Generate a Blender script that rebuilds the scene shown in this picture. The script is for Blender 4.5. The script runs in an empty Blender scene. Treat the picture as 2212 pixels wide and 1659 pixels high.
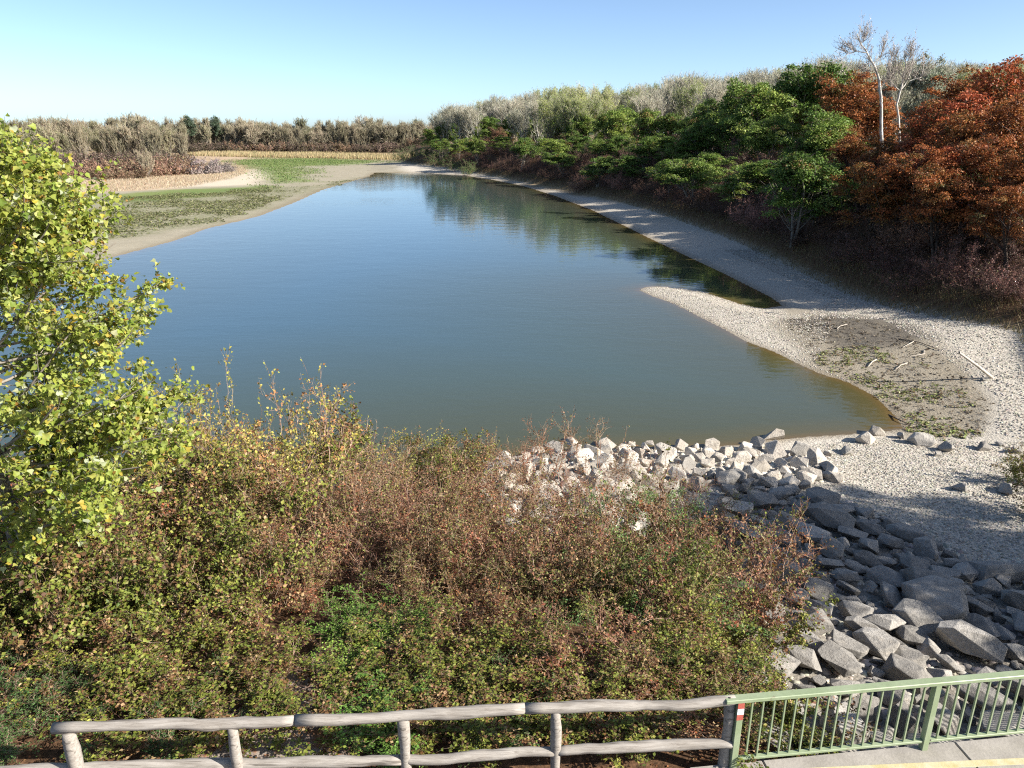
import bpy, bmesh, math
import numpy as np
from mathutils import Vector, Matrix, Quaternion

# ------------------------------------------------------------------ camera, light, exposure
SC = bpy.context.scene
COL = SC.collection
TH = math.radians(18.8); FP = 1597.0; CH = 11.5          # pitch, focal length in pixels of a 2212 wide frame, eye height
cam_d = bpy.data.cameras.new("camera"); cam = bpy.data.objects.new("camera", cam_d); COL.objects.link(cam)
cam.location = (0, 0, CH); cam.rotation_euler = (math.pi / 2 - TH, 0, 0)
cam_d.sensor_width = 36; cam_d.lens = FP / 2212 * 36; cam_d.clip_start = 0.1; cam_d.clip_end = 8000
SC.camera = cam

SUN_EL = math.radians(30); SUN_AZ = math.radians(111.2)   # clockwise from +Y
S = Vector((math.sin(SUN_AZ) * math.cos(SUN_EL), math.cos(SUN_AZ) * math.cos(SUN_EL), math.sin(SUN_EL)))
W = bpy.data.worlds.new("World"); SC.world = W; W.use_nodes = True
wn = W.node_tree.nodes; wl = W.node_tree.links
sky = wn.new("ShaderNodeTexSky"); sky.sky_type = 'NISHITA'; sky.sun_disc = False
sky.sun_elevation = SUN_EL; sky.sun_rotation = SUN_AZ; sky.altitude = 200
sky.air_density = 0.5; sky.dust_density = 1.0; sky.ozone_density = 0.8
wn["Background"].inputs[1].default_value = 0.092
tint = wn.new("ShaderNodeMix"); tint.data_type = 'RGBA'; tint.blend_type = 'MULTIPLY'; tint.inputs[0].default_value = 1; tint.inputs[7].default_value = (.97, 1.03, 1.02, 1)
wl.new(sky.outputs[0], tint.inputs[6]); wl.new(tint.outputs[2], wn["Background"].inputs[0])
sd = bpy.data.lights.new("sun", 'SUN'); sd.energy = 5.0; sd.angle = math.radians(0.53); sd.color = (1.0, 0.94, 0.85)
so = bpy.data.objects.new("sun", sd); COL.objects.link(so); so.location = (30, -30, 60)
so.rotation_euler = S.to_track_quat('Z', 'Y').to_euler()
SC.view_settings.view_transform = 'Standard'; SC.view_settings.look = 'None'
SC.view_settings.exposure = 1.33; SC.view_settings.gamma = 1.0; SC.view_settings.use_curve_mapping = False
SC.cycles.max_bounces = 6; SC.cycles.diffuse_bounces = 3; SC.cycles.glossy_bounces = 2
SC.cycles.transmission_bounces = 3; SC.cycles.use_denoising = False; SC.cycles.filter_width = 1.15

CT, ST = math.cos(TH), math.sin(TH)
def at(px, py, z=0.0):
    a = (px - 1106) / FP; b = -(py - 829.5) / FP
    d = (a, CT + b * ST, -ST + b * CT); t = (z - CH) / d[2]
    return (t * d[0], t * d[1])
def xat(px, Y, z):                      # world x of what shows in column px at distance Y, height z
    return (px - 1106) / FP * (Y * CT + (CH - z) * ST)
def zat(py, Y):                         # world z of what shows in row py at distance Y
    b = -(py - 829.5) / FP
    return CH + Y * (-ST + b * CT) / (CT + b * ST)
def proj(x, y, z):
    zc = y * CT + (CH - z) * ST
    return 1106 + FP * x / zc, 829.5 - FP * ((z - CH) * CT + y * ST) / zc

# ------------------------------------------------------------------ helpers
def mesh_np(name, V, faces, mats, cols=None, smooth=False, midx=None):
    me = bpy.data.meshes.new(name)
    V = np.asarray(V, dtype=np.float32); faces = [np.asarray(f, dtype=np.int32) for f in faces if len(f)]
    nl = sum(f.size for f in faces); npoly = sum(len(f) for f in faces)
    me.vertices.add(len(V)); me.vertices.foreach_set("co", V.ravel())
    me.loops.add(nl); me.loops.foreach_set("vertex_index", np.concatenate([f.ravel() for f in faces]))
    tot = np.concatenate([np.full(len(f), f.shape[1], np.int32) for f in faces])
    st = np.concatenate([[0], np.cumsum(tot)[:-1]]).astype(np.int32)
    me.polygons.add(npoly); me.polygons.foreach_set("loop_start", st); me.polygons.foreach_set("loop_total", tot)
    if smooth: me.polygons.foreach_set("use_smooth", np.ones(npoly, bool))
    for m in (mats if isinstance(mats, (list, tuple)) else [mats]): me.materials.append(m)
    if midx is not None: me.polygons.foreach_set("material_index", np.asarray(midx, np.int32))
    if cols:
        for k, c in cols.items():
            a = me.attributes.new(k, 'FLOAT_COLOR', 'POINT')
            c = np.asarray(c, np.float32)
            if c.shape[1] == 3: c = np.concatenate([c, np.ones((len(c), 1), np.float32)], 1)
            a.data.foreach_set("color", c.ravel())
    me.update(calc_edges=True); me.validate()
    return me

def obj(name, me, parent=None, loc=(0, 0, 0), rot=(0, 0, 0), scale=(1, 1, 1), **props):
    o = bpy.data.objects.new(name, me); COL.objects.link(o)
    o.location = loc; o.rotation_euler = rot; o.scale = scale
    if parent: o.parent = parent
    for k, v in props.items():
        if v: o[k] = v
    return o
def empty(name, loc, rot=(0, 0, 0), scale=(1, 1, 1), **props):
    return obj(name, None, None, loc, rot, scale, **props)

def sdist(P, poly):                     # signed distance, positive inside
    P = np.asarray(P, float); Q = np.asarray(poly, float)
    best = np.full(len(P), 1e18); ins = np.zeros(len(P), bool)
    for a, b in zip(Q, np.roll(Q, -1, 0)):
        ab = b - a; L = (ab ** 2).sum() + 1e-12
        t = np.clip(((P - a) @ ab) / L, 0, 1)
        best = np.minimum(best, ((P - a - t[:, None] * ab) ** 2).sum(1))
        c = (a[1] > P[:, 1]) != (b[1] > P[:, 1])
        with np.errstate(divide='ignore', invalid='ignore'):
            xi = (b[0] - a[0]) * (P[:, 1] - a[1]) / (b[1] - a[1]) + a[0]
        ins ^= c & (P[:, 0] < xi)
    d = np.sqrt(best)
    return np.where(ins, d, -d)
def sstep(x, a, b):
    t = np.clip((x - a) / (b - a), 0, 1); return t * t * (3 - 2 * t)
_r0 = np.random.default_rng(5); _lat = _r0.random((256, 256))
def vnoise(x, y, s):
    x = np.asarray(x) / s; y = np.asarray(y) / s
    i = np.floor(x).astype(int); j = np.floor(y).astype(int); u = x - i; v = y - j
    u = u * u * (3 - 2 * u); v = v * v * (3 - 2 * v)
    g = lambda a, b: _lat[a % 256, b % 256]
    return (g(i, j) * (1 - u) + g(i + 1, j) * u) * (1 - v) + (g(i, j + 1) * (1 - u) + g(i + 1, j + 1) * u) * v
def fbm(x, y, s, o=4):
    return sum(vnoise(x + 17.3 * k, y - 9.1 * k, s / 2 ** k) * .5 ** k for k in range(o)) / sum(.5 ** k for k in range(o))

# ------------------------------------------------------------------ materials
def mat(name):
    m = bpy.data.materials.new(name); m.use_nodes = True
    n = m.node_tree.nodes; return m, n, m.node_tree.links, n["Principled BSDF"]
def noise(n, l, vec, scale, detail=4, rough=.6, dist=0):
    t = n.new("ShaderNodeTexNoise"); t.inputs["Scale"].default_value = scale; t.inputs["Detail"].default_value = detail
    t.inputs["Roughness"].default_value = rough; t.inputs["Distortion"].default_value = dist
    if vec is not None: l.new(vec, t.inputs["Vector"])
    return t.outputs["Fac"]
def ramp(n, l, fac, stops):
    r = n.new("ShaderNodeValToRGB"); e = r.color_ramp.elements
    while len(e) < len(stops): e.new(.5)
    for k, (p, c) in zip(e, stops): k.position = p; k.color = (*c, 1) if len(c) == 3 else c
    if fac is not None: l.new(fac, r.inputs[0])
    return r.outputs[0]
def mix(n, l, fac, a, b, mode='MIX'):
    m = n.new("ShaderNodeMix"); m.data_type = 'RGBA'; m.blend_type = mode
    for s, v in ((m.inputs[0], fac), (m.inputs[6], a), (m.inputs[7], b)):
        if isinstance(v, (int, float)): s.default_value = v
        elif isinstance(v, tuple): s.default_value = (*v, 1)
        else: l.new(v, s)
    return m.outputs[2]
def mth(n, l, op, a, b=None, clamp=False):
    m = n.new("ShaderNodeMath"); m.operation = op; m.use_clamp = clamp
    for s, v in ((m.inputs[0], a), (m.inputs[1], b)):
        if v is None: continue
        if isinstance(v, (int, float)): s.default_value = v
        else: l.new(v, s)
    return m.outputs[0]
def bump(n, l, h, strength, dist, prev=None):
    b = n.new("ShaderNodeBump"); b.inputs["Strength"].default_value = strength; b.inputs["Distance"].default_value = dist
    l.new(h, b.inputs["Height"])
    if prev is not None: l.new(prev, b.inputs["Normal"])
    return b.outputs[0]
def gvec(n): return n.new("ShaderNodeNewGeometry").outputs["Position"]
def ovec(n): return n.new("ShaderNodeTexCoord").outputs["Object"]

def leaf_mat(name, trans=.28, rough=.55, spec=.25, vary=.25):
    m, n, l, p = mat(name)
    a = n.new("ShaderNodeAttribute"); a.attribute_name = "col"
    oi = n.new("ShaderNodeObjectInfo")
    hs = n.new("ShaderNodeHueSaturation"); l.new(a.outputs["Color"], hs.inputs["Color"])
    l.new(mth(n, l, 'ADD', mth(n, l, 'MULTIPLY', oi.outputs["Random"], vary * 2), 1 - vary), hs.inputs["Value"])
    l.new(mth(n, l, 'ADD', mth(n, l, 'MULTIPLY', oi.outputs["Random"], -.03), .515), hs.inputs["Hue"])
    l.new(hs.outputs[0], p.inputs["Base Color"]); p.inputs["Roughness"].default_value = rough
    p.inputs["Specular IOR Level"].default_value = spec
    t = n.new("ShaderNodeBsdfTranslucent"); l.new(hs.outputs[0], t.inputs["Color"])
    ms = n.new("ShaderNodeMixShader"); ms.inputs[0].default_value = trans
    l.new(p.outputs[0], ms.inputs[1]); l.new(t.outputs[0], ms.inputs[2]); l.new(ms.outputs[0], n["Material Output"].inputs[0])
    return m
def bark_mat(name, c1, c2, scale=3.0):
    m, n, l, p = mat(name)
    f = noise(n, l, ovec(n), scale, 5, .7)
    l.new(ramp(n, l, f, [(.3, c1), (.7, c2)]), p.inputs["Base Color"]); p.inputs["Roughness"].default_value = .85
    p.inputs["Specular IOR Level"].default_value = .2
    return m
LEAF = leaf_mat("leaf"); LEAF_SHINY = leaf_mat("glossy_leaf", .48, .5, .3, .1); TWIGC = leaf_mat("dry_twig", .0, .85, .1, .18)
BARK_DARK = bark_mat("dark_bark", (.035, .026, .02), (.09, .07, .055))
BARK_GREY = bark_mat("grey_bark", (.11, .095, .08), (.26, .23, .19))
BARK_WHITE = bark_mat("white_bark", (.22, .19, .16), (.72, .69, .62), 1.2)
BARK_TWIG = bark_mat("brown_twig", (.10, .065, .045), (.25, .19, .14), 6)

def stone_mat(name, c1, c2, c3):
    m, n, l, p = mat(name)
    v = ovec(n); oi = n.new("ShaderNodeObjectInfo")
    va = n.new("ShaderNodeVectorMath"); va.operation = 'ADD'; l.new(v, va.inputs[0])
    cb = n.new("ShaderNodeCombineXYZ"); l.new(mth(n, l, 'MULTIPLY', oi.outputs["Random"], 40), cb.inputs[0]); l.new(cb.outputs[0], va.inputs[1])
    f = noise(n, l, va.outputs[0], 2.6, 9, .75, .5); g = noise(n, l, va.outputs[0], 16, 6, .75); s2 = noise(n, l, va.outputs[0], 1.3, 4, .6)
    mp = n.new("ShaderNodeMapping"); mp.inputs["Scale"].default_value = (1, 1, 5); l.new(va.outputs[0], mp.inputs[0])
    ly = noise(n, l, mp.outputs[0], 2.5, 6, .7, .3)                                                # bedding
    c = ramp(n, l, f, [(.22, c1), (.5, c2), (.8, c3)])
    c = mix(n, l, .45, c, ramp(n, l, g, [(.3, (.3, .28, .25)), (.65, (1, 1, 1))]), 'MULTIPLY')
    c = mix(n, l, ramp(n, l, s2, [(.52, (0, 0, 0)), (.66, (.55, .55, .55))]), c, tuple(q * .62 for q in c1))   # dark stains
    c = mix(n, l, ramp(n, l, ly, [(.55, (0, 0, 0)), (.7, (.35, .35, .35))]), c, (c3[0] * 1.05, c3[1] * .97, c3[2] * .86))
    hs = n.new("ShaderNodeHueSaturation"); l.new(c, hs.inputs["Color"])
    l.new(mth(n, l, 'ADD', mth(n, l, 'MULTIPLY', oi.outputs["Random"], .55), .75), hs.inputs["Value"])
    l.new(hs.outputs[0], p.inputs["Base Color"]); p.inputs["Roughness"].default_value = .88; p.inputs["Specular IOR Level"].default_value = .2
    l.new(bump(n, l, g, .7, .03, bump(n, l, ly, .6, .05, bump(n, l, f, .8, .12))), p.inputs["Normal"])
    return m
STONE = stone_mat("limestone", (.22, .208, .19), (.34, .32, .29), (.46, .435, .395))
STONE_PALE = stone_mat("bleached_limestone", (.36, .32, .27), (.50, .455, .395), (.60, .56, .49))

# ------------------------------------------------------------------ terrain
shore_px = [(0, 620), (120, 590), (250, 555), (380, 520), (450, 494), (560, 468), (640, 437), (700, 410), (760, 392), (800, 381), (812, 373),
    (900, 373), (1000, 379), (1060, 388), (1130, 402), (1200, 424), (1280, 455), (1350, 489), (1400, 514), (1440, 533), (1500, 562), (1560, 590),
    (1620, 620), (1665, 643), (1688, 660), (1650, 666), (1600, 657), (1560, 643), (1510, 629), (1440, 619), (1400, 618), (1376, 626), (1410, 641),
    (1460, 658), (1510, 685), (1560, 710), (1610, 738), (1670, 760), (1720, 785), (1770, 808), (1830, 826), (1890, 858), (1930, 897), (1950, 925),
    (1900, 934), (1830, 938), (1740, 944), (1660, 952), (1600, 962)]
LAKE = [at(*p) for p in shore_px] + [(5, 26.0), (1, 25.4), (-3, 24.2), (-7, 22), (-12, 19.5), (-18, 17.5), (-28, 20), (-40, 30), (-44, 45)]
bank_px = [(870, 352), (940, 360), (1000, 366), (1060, 374), (1100, 380), (1200, 398), (1300, 420), (1400, 446), (1500, 479), (1600, 516), (1700, 556), (1800, 601), (1900, 641), (2000, 671), (2100, 697), (2212, 722)]
BANKLINE = [at(*p, 1.0) for p in bank_px] + [(24.5, 31), (19.5, 23.5), (18.2, 18), (17.5, 10), (17, 0), (17, -30)]
BANK = BANKLINE + [(900, -30), (1500, 800), (60, 620), (-60, 420)]
def ysh(x): return np.interp(x, [-20, -12, -7, -3, 5, 10, 16], [17.5, 19.5, 22, 24.2, 26.0, 27.2, 28.2])
def height(x, y):
    x = np.asarray(x, float).ravel(); y = np.asarray(y, float).ravel(); P = np.stack([x, y], 1)
    d = -sdist(P, LAKE); b = sdist(P, BANK)
    flat = np.where(d < 0, np.maximum(-2.2, .22 * d), 0)
    right = sstep(x + (y - 60) * .22, -6, 8)                       # gravel side
    land = right * np.minimum(1.05, .085 * d) + (1 - right) * np.minimum(.9, .016 * d)
    h = np.where(d < 0, flat, land)
    h = h + np.where(b > 0, 3.6 * sstep(b, -1, 11) + .5 * sstep(b, 0, 1.2), 0)
    t = np.clip((ysh(x) - y) / (ysh(x) - 8.3), 0, 1)
    A = np.interp(x, [2.9, 3.6, 8, 14, 17], [3.62, 2.75, 1.9, 1.3, 1.1])
    e = A * t ** np.where(x < 4, .85, 1.15)
    h = np.where(d >= 0, np.maximum(h, e), h)
    h += np.where(d > .3, (fbm(x, y, 3.0, 4) - .5) * .22 * np.clip(d / 3, 0, 1) * np.where(y > 7.9, 1, .1) * (.25 + .75 * right), 0)
    far = sstep(y, 500, 900); h = h + far * 2
    return h
def hz(x, y): return float(height([x], [y])[0])

NA, NR = 560, 600
ang = np.radians(np.linspace(-78, 78, NA)); rad = 3.0 * (3500 / 3.0) ** (np.linspace(0, 1, NR))
RR, AA = np.meshgrid(rad, ang, indexing='ij')
GX = (RR * np.sin(AA)).ravel(); GY = (RR * np.cos(AA) - 1.0).ravel()
GZ = height(GX, GY); GP = np.stack([GX, GY], 1)
_GZ = GZ.reshape(NR, NA)
def hz(x, y):                            # ground height at one point, read off the sheet
    r = max(3.01, math.hypot(x, y + 1.0)); a = math.atan2(x, y + 1.0)
    i = min(max(math.log(r / 3.0) / math.log(3500 / 3.0) * (NR - 1), 0), NR - 1.001); j = min(max((a - ang[0]) / (ang[-1] - ang[0]) * (NA - 1), 0), NA - 1.001)
    i0, j0 = int(i), int(j); u, v = i - i0, j - j0
    return float((_GZ[i0, j0] * (1 - v) + _GZ[i0, j0 + 1] * v) * (1 - u) + (_GZ[i0 + 1, j0] * (1 - v) + _GZ[i0 + 1, j0 + 1] * v) * u)
idx = np.arange(NA * NR).reshape(NR, NA)
GF = np.stack([idx[:-1, :-1], idx[:-1, 1:], idx[1:, 1:], idx[1:, :-1]], -1).reshape(-1, 4)
def zone(pxpoly, soft, nz=1.0, z=.3, pre=None):
    poly = pre if pre else [at(*p, z) for p in pxpoly]
    s = sdist(GP, poly); sc = np.clip(RR.ravel() / 60, .25, 6)
    s = s + (fbm(GX, GY, 5 * 1.0, 4) - .5) * 6 * nz * sc * .6
    return sstep(s, -soft * sc, soft * sc)
d_l = -sdist(GP, LAKE); d_b = sdist(GP, BANK)
gravel = zone([(840, 358), (1000, 366), (1500, 478), (1900, 640), (2212, 722), (2600, 800), (2600, 1900), (1600, 1900), (1000, 1020), (1000, 960), (1300, 600), (1000, 385), (880, 372)], .6, .35)
gravel *= sstep(-d_b, -.3, .3)
mudflat = zone([(-900, 640), (-300, 470), (230, 414), (400, 404), (500, 384), (545, 368), (560, 345), (830, 345), (1000, 368), (1040, 386), (820, 400), (560, 480), (380, 560), (-300, 760)], 1.0, .4)
green = np.maximum(zone([(500, 352), (560, 345), (700, 345), (840, 352), (760, 358), (665, 361), (655, 380), (630, 394), (585, 394), (562, 372)], 2.0, 1.2),
                   zone([(200, 428), (350, 413), (560, 402), (600, 404), (480, 421), (300, 438), (200, 442)], 1.2, .8))
green = np.maximum(green, .6 * zone([(840, 352), (1000, 372), (1100, 386), (1100, 382), (1000, 366), (860, 349)], 1.0, .6))
weed = zone([(200, 436), (560, 404), (690, 398), (780, 380), (640, 424), (560, 452), (440, 482), (340, 500), (200, 520)], 1.5, 1.0)
reed = zone([(-900, 520), (-300, 470), (230, 413), (400, 403), (500, 383), (543, 368), (500, 353), (420, 341), (100, 338), (-900, 338)], .8, .5, .8)
reed = np.maximum(reed, zone([(380, 335), (860, 338), (880, 350), (700, 344), (560, 344), (470, 348)], 1.2, .6, .8))
pale = zone([(330, 411), (480, 391), (545, 367), (572, 380), (560, 398), (430, 405)], 1.0, .5)
dark = zone([(1690, 692), (1800, 684), (1930, 700), (2010, 745), (1930, 762), (1800, 748)], .8, .5)
mud = zone([(1660, 700), (1740, 672), (1900, 700), (2010, 745), (2090, 800), (2150, 870), (2130, 940), (1960, 945), (1890, 840), (1760, 790)], .9, .5)
mud = np.maximum(mud, .8 * zone([(1690, 655), (1770, 668), (1820, 690), (1760, 692), (1690, 676)], .7, .4))
litter = sstep(d_b, -.2, .8)
south = sstep(ysh(GX) - .5 - GY, 0, 1.0) * sstep(4.2 + (GY - 9) * .25 - GX, -.5, .8)
rubz = zone(None, .5, .3, pre=[at(*p, .7) for p in [(1000, 1010), (1120, 975), (1300, 955), (1700, 955), (1820, 1030), (1700, 1080), (1500, 1120), (1400, 1200), (1200, 1230), (1030, 1130)]])
litter = np.maximum(litter, south) * (1 - rubz); gravel = np.maximum(gravel, rubz)
rip_shade = zone(None, .35, .15, pre=[at(*p, 1.2) for p in [(1690, 1070), (1800, 1090), (1900, 1120), (2060, 1205), (2300, 1300)]] + [(13, 8), (13, 5), (3.3, 6.0), (3.4, 9.0)] + [at(*p, 1.5) for p in [(1660, 1450), (1660, 1250)]])  # ground under the riprap darkened, painted shade for the gaps between stones
path = zone(None, .5, .3, pre=[(-4.3, 6.5), (-4.2, 8.6), (-3.6, 9.6), (-3.0, 11.0), (-2.2, 11.0), (-2.4, 9.5), (-2.3, 8.4), (-2.1, 6.4)])
wet = (1 - sstep(d_l, .05, .9 * np.clip(RR.ravel() / 50, .5, 3)))
zA = np.stack([gravel, mudflat, green, weed], 1); zB = np.stack([reed, pale, np.maximum(mud * .9, 0), np.maximum(dark, rip_shade * .8)], 1); zC = np.stack([litter, path, wet, np.clip(d_l / 10, 0, 1)], 1)

m, n, l, p = mat("ground")
def attr(nm):
    a = n.new("ShaderNodeAttribute"); a.attribute_name = nm; s = n.new("ShaderNodeSeparateColor"); l.new(a.outputs["Color"], s.inputs[0]); return s.outputs[0], s.outputs[1], s.outputs[2], a.outputs["Alpha"]
ga, mf, gr, we = attr("zA"); re_, pa, mu, dk = attr("zB"); li, pt, wt, _ = attr("zC")
v = gvec(n)
n1 = noise(n, l, v, .35, 8, .65); n2 = noise(n, l, v, 2.5, 6, .7); n3 = noise(n, l, v, 12, 4, .7); n0 = noise(n, l, v, .06, 6, .6)
vo = n.new("ShaderNodeTexVoronoi"); vo.inputs["Scale"].default_value = 13; l.new(v, vo.inputs["Vector"])
vo2 = n.new("ShaderNodeTexVoronoi"); vo2.inputs["Scale"].default_value = 28; l.new(v, vo2.inputs["Vector"])
sp = n.new("ShaderNodeSeparateColor"); l.new(vo.outputs["Color"], sp.inputs[0])
c = ramp(n, l, n1, [(.3, (.16, .115, .06)), (.7, (.33, .25, .15))])                                    # dry grass and soil
mudc = mix(n, l, n2, ramp(n, l, n1, [(.3, (.21, .185, .14)), (.7, (.34, .30, .23))]), (.27, .245, .18))
c = mix(n, l, mf, c, mudc)
gc = ramp(n, l, n0, [(.35, (.10, .16, .035)), (.65, (.15, .185, .05))])
gc = mix(n, l, mth(n, l, 'MULTIPLY', n2, .6), gc, (.17, .19, .08))
c = mix(n, l, mth(n, l, 'MULTIPLY', gr, mth(n, l, 'ADD', .55, n2, True)), c, gc)
wf = mth(n, l, 'MULTIPLY', we, ramp(n, l, n2, [(.42, (0, 0, 0)), (.56, (1, 1, 1))]))
c = mix(n, l, mth(n, l, 'MULTIPLY', wf, .8), c, (.115, .13, .05))
rc = mix(n, l, n2, ramp(n, l, n1, [(.3, (.34, .27, .18)), (.7, (.44, .37, .27))]), (.37, .25, .16))
c = mix(n, l, re_, c, rc)
c = mix(n, l, pa, c, (.46, .40, .31))
gvl = mix(n, l, .6, ramp(n, l, n1, [(.25, (.32, .29, .24)), (.75, (.43, .395, .335))]), ramp(n, l, sp.outputs[0], [(0, (.28, .25, .21)), (.5, (.43, .39, .33)), (1, (.55, .51, .44))]))
c = mix(n, l, ga, c, gvl)
mdc = mix(n, l, n3, ramp(n, l, n2, [(.3, (.11, .09, .06)), (.62, (.25, .215, .16))]), (.20, .17, .12))
c = mix(n, l, mth(n, l, 'MULTIPLY', mu, ramp(n, l, n2, [(.2, (.55, .55, .55)), (.6, (1, 1, 1))])), c, mdc)
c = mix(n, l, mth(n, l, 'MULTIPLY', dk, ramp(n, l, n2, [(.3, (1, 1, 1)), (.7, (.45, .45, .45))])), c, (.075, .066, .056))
c = mix(n, l, li, c, ramp(n, l, n3, [(.3, (.03, .02, .012)), (.55, (.10, .055, .03)), (.75, (.20, .11, .06))]))
c = mix(n, l, pt, c, mix(n, l, ramp(n, l, n2, [(.5, (0, 0, 0)), (.6, (1, 1, 1))]), ramp(n, l, n1, [(.3, (.22, .18, .15)), (.7, (.34, .29, .25))]), (.25, .12, .06)))
c = mix(n, l, mth(n, l, 'MULTIPLY', wt, .55), c, (.14, .105, .06))
l.new(c, p.inputs["Base Color"]); p.inputs["Roughness"].default_value = .95; p.inputs["Specular IOR Level"].default_value = .15
b1 = bump(n, l, n2, .35, .12); b2 = bump(n, l, mth(n, l, 'MULTIPLY', vo.outputs["Distance"], ga), .3, .06, b1); l.new(bump(n, l, n3, .35, .04, b2), p.inputs["Normal"])
GROUND = m
ground = obj("ground", mesh_np("ground", np.stack([GX, GY, GZ], 1), [GF], GROUND, {"zA": zA, "zB": zB, "zC": zC}, True), kind="structure")

# water: murky, so lit by the sun from within, with a mirror of the sky on top
m, n, l, p = mat("water")
a = n.new("ShaderNodeAttribute"); a.attribute_name = "shore_dist"; s = n.new("ShaderNodeSeparateColor"); l.new(a.outputs["Color"], s.inputs[0])
v = gvec(n)
c = ramp(n, l, s.outputs[0], [(0, (.105, .072, .028)), (.02, (.075, .065, .027)), (.08, (.057, .063, .038)), (.4, (.052, .074, .064)), (1, (.046, .086, .108))])  # base colour turns blue offshore to make up for weak sky reflection
l.new(c, p.inputs["Base Color"]); p.inputs["IOR"].default_value = 1.33; p.inputs["Specular IOR Level"].default_value = .5; p.inputs["Roughness"].default_value = .03
mp = n.new("ShaderNodeMapping"); mp.inputs["Scale"].default_value = (.55, 1.0, 1); l.new(v, mp.inputs[0])
w1 = noise(n, l, mp.outputs[0], 2.2, 3, .5); w2 = noise(n, l, mp.outputs[0], .5, 2, .5)
gust = ramp(n, l, noise(n, l, v, .03, 3, .5), [(.35, (.12, .12, .12)), (.65, (1, 1, 1))])
l.new(bump(n, l, mth(n, l, 'MULTIPLY', w1, gust), .22, .06, bump(n, l, w2, .15, .09)), p.inputs["Normal"])
WATER = m
wm = (GZ.reshape(NR, NA) < .35)
fm = (wm[:-1, :-1] | wm[:-1, 1:] | wm[1:, 1:] | wm[1:, :-1]).ravel() & (GY.reshape(NR, NA)[:-1, :-1].ravel() > 12)
used = np.unique(GF[fm]); rem = np.zeros(NA * NR, int); rem[used] = np.arange(len(used))
shore_d = np.clip(-d_l[used] / 24, 0, 1)  # distance from the shore, drives the painted blue
obj("water", mesh_np("water", np.stack([GX[used], GY[used], np.zeros(len(used))], 1), [rem[GF[fm]]], WATER, {"shore_dist": np.stack([shore_d] * 3, 1)}, True), kind="structure")

# ------------------------------------------------------------------ growing things
def unit(a): return a / (np.linalg.norm(a, axis=-1, keepdims=True) + 1e-9)
def grow(R, start, dirs, length, K, wob=.2, up=0.0):
    B = len(start); P = np.empty((B, K, 3)); P[:, 0] = start; d = unit(dirs); st = (np.asarray(length) / (K - 1))[:, None] * np.ones((B, 1))
    for k in range(1, K):
        d = unit(d + R.normal(0, wob, (B, 3)) + np.array([0, 0, up])); P[:, k] = P[:, k - 1] + d * st
    return P
def tubes(P, r0, r1, n=4):
    B, K, _ = P.shape; T = unit(np.gradient(P, axis=1)); ref = np.where(np.abs(T[..., 2:3]) > .9, [1.0, 0, 0], [0, 0, 1.0])
    U = unit(np.cross(T, ref)); Vv = np.cross(T, U); t = np.linspace(0, 1, K)[None, :, None, None]
    r = (np.asarray(r0)[:, None, None, None] * (1 - t) + np.asarray(r1)[:, None, None, None] * t)
    a = np.arange(n) * 2 * math.pi / n
    V = P[:, :, None] + r * (np.cos(a)[None, None, :, None] * U[:, :, None] + np.sin(a)[None, None, :, None] * Vv[:, :, None])
    ix = np.arange(B * K * n).reshape(B, K, n); nx = np.roll(ix, -1, 2)
    F = np.stack([ix[:, :-1], nx[:, :-1], nx[:, 1:], ix[:, 1:]], -1).reshape(-1, 4)
    return V.reshape(-1, 3), F
def spawn(R, P, n, t0, t1, spread, up=0.0):
    B, K, _ = P.shape; pi = np.repeat(np.arange(B), n); t = R.uniform(t0, t1, B * n) * (K - 1)
    i = np.minimum(t.astype(int), K - 2); f = (t - i)[:, None]
    pos = P[pi, i] * (1 - f) + P[pi, i + 1] * f; d = unit(P[pi, i + 1] - P[pi, i])
    nd = unit(d + unit(R.normal(0, 1, (B * n, 3))) * spread + np.array([0, 0, up]))
    return pos, nd, pi, t / (K - 1)
def join(parts):
    Vs, Fs, off = [], {}, 0
    for V, F in parts:
        Vs.append(V); Fs.setdefault(F.shape[1], []).append(F + off); off += len(V)
    return np.concatenate(Vs), [np.concatenate(f) for f in Fs.values()]
KITE = np.array([(0, 0, 0), (.42, -.5, .12), (1, 0, -.05), (.42, .5, .12)]); KITE_F = np.array([(0, 1, 2), (0, 2, 3)])
DELTA = np.array([(0, 0, 0), (.02, -.36, .05), (.34, -.5, .12), (.62, -.2, .04), (1, 0, -.1), (.62, .2, .04), (.34, .5, .12), (.02, .36, .05)])
DELTA_F = np.array([(0, 1, 2), (0, 2, 3), (0, 3, 4), (0, 4, 5), (0, 5, 6), (0, 6, 7)])
def leaves(R, pos, nrm, L, Wd, shape=KITE, F=KITE_F):
    N = len(pos); nrm = unit(nrm); u = unit(np.cross(nrm, unit(R.normal(0, 1, (N, 3))))); v = np.cross(nrm, u)
    L = np.asarray(L)[:, None, None]; Wd = np.asarray(Wd)[:, None, None]
    V = pos[:, None] + shape[None, :, 0:1] * L * u[:, None] + shape[None, :, 1:2] * Wd * v[:, None] + shape[None, :, 2:3] * L * nrm[:, None]
    k = len(shape); FF = (F[None] + (np.arange(N) * k)[:, None, None]).reshape(-1, 3)
    return V.reshape(-1, 3), FF, k
def pick(R, pal, N, jit=.25):
    cs = np.array([q[1] for q in pal], float); pr = np.array([q[0] for q in pal], float); pr /= pr.sum()
    c = cs[R.choice(len(cs), N, p=pr)]; return np.clip(c * R.uniform(1 - jit, 1 + jit, (N, 1)) * R.uniform(.93, 1.07, (N, 3)), 0, 1)

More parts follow.
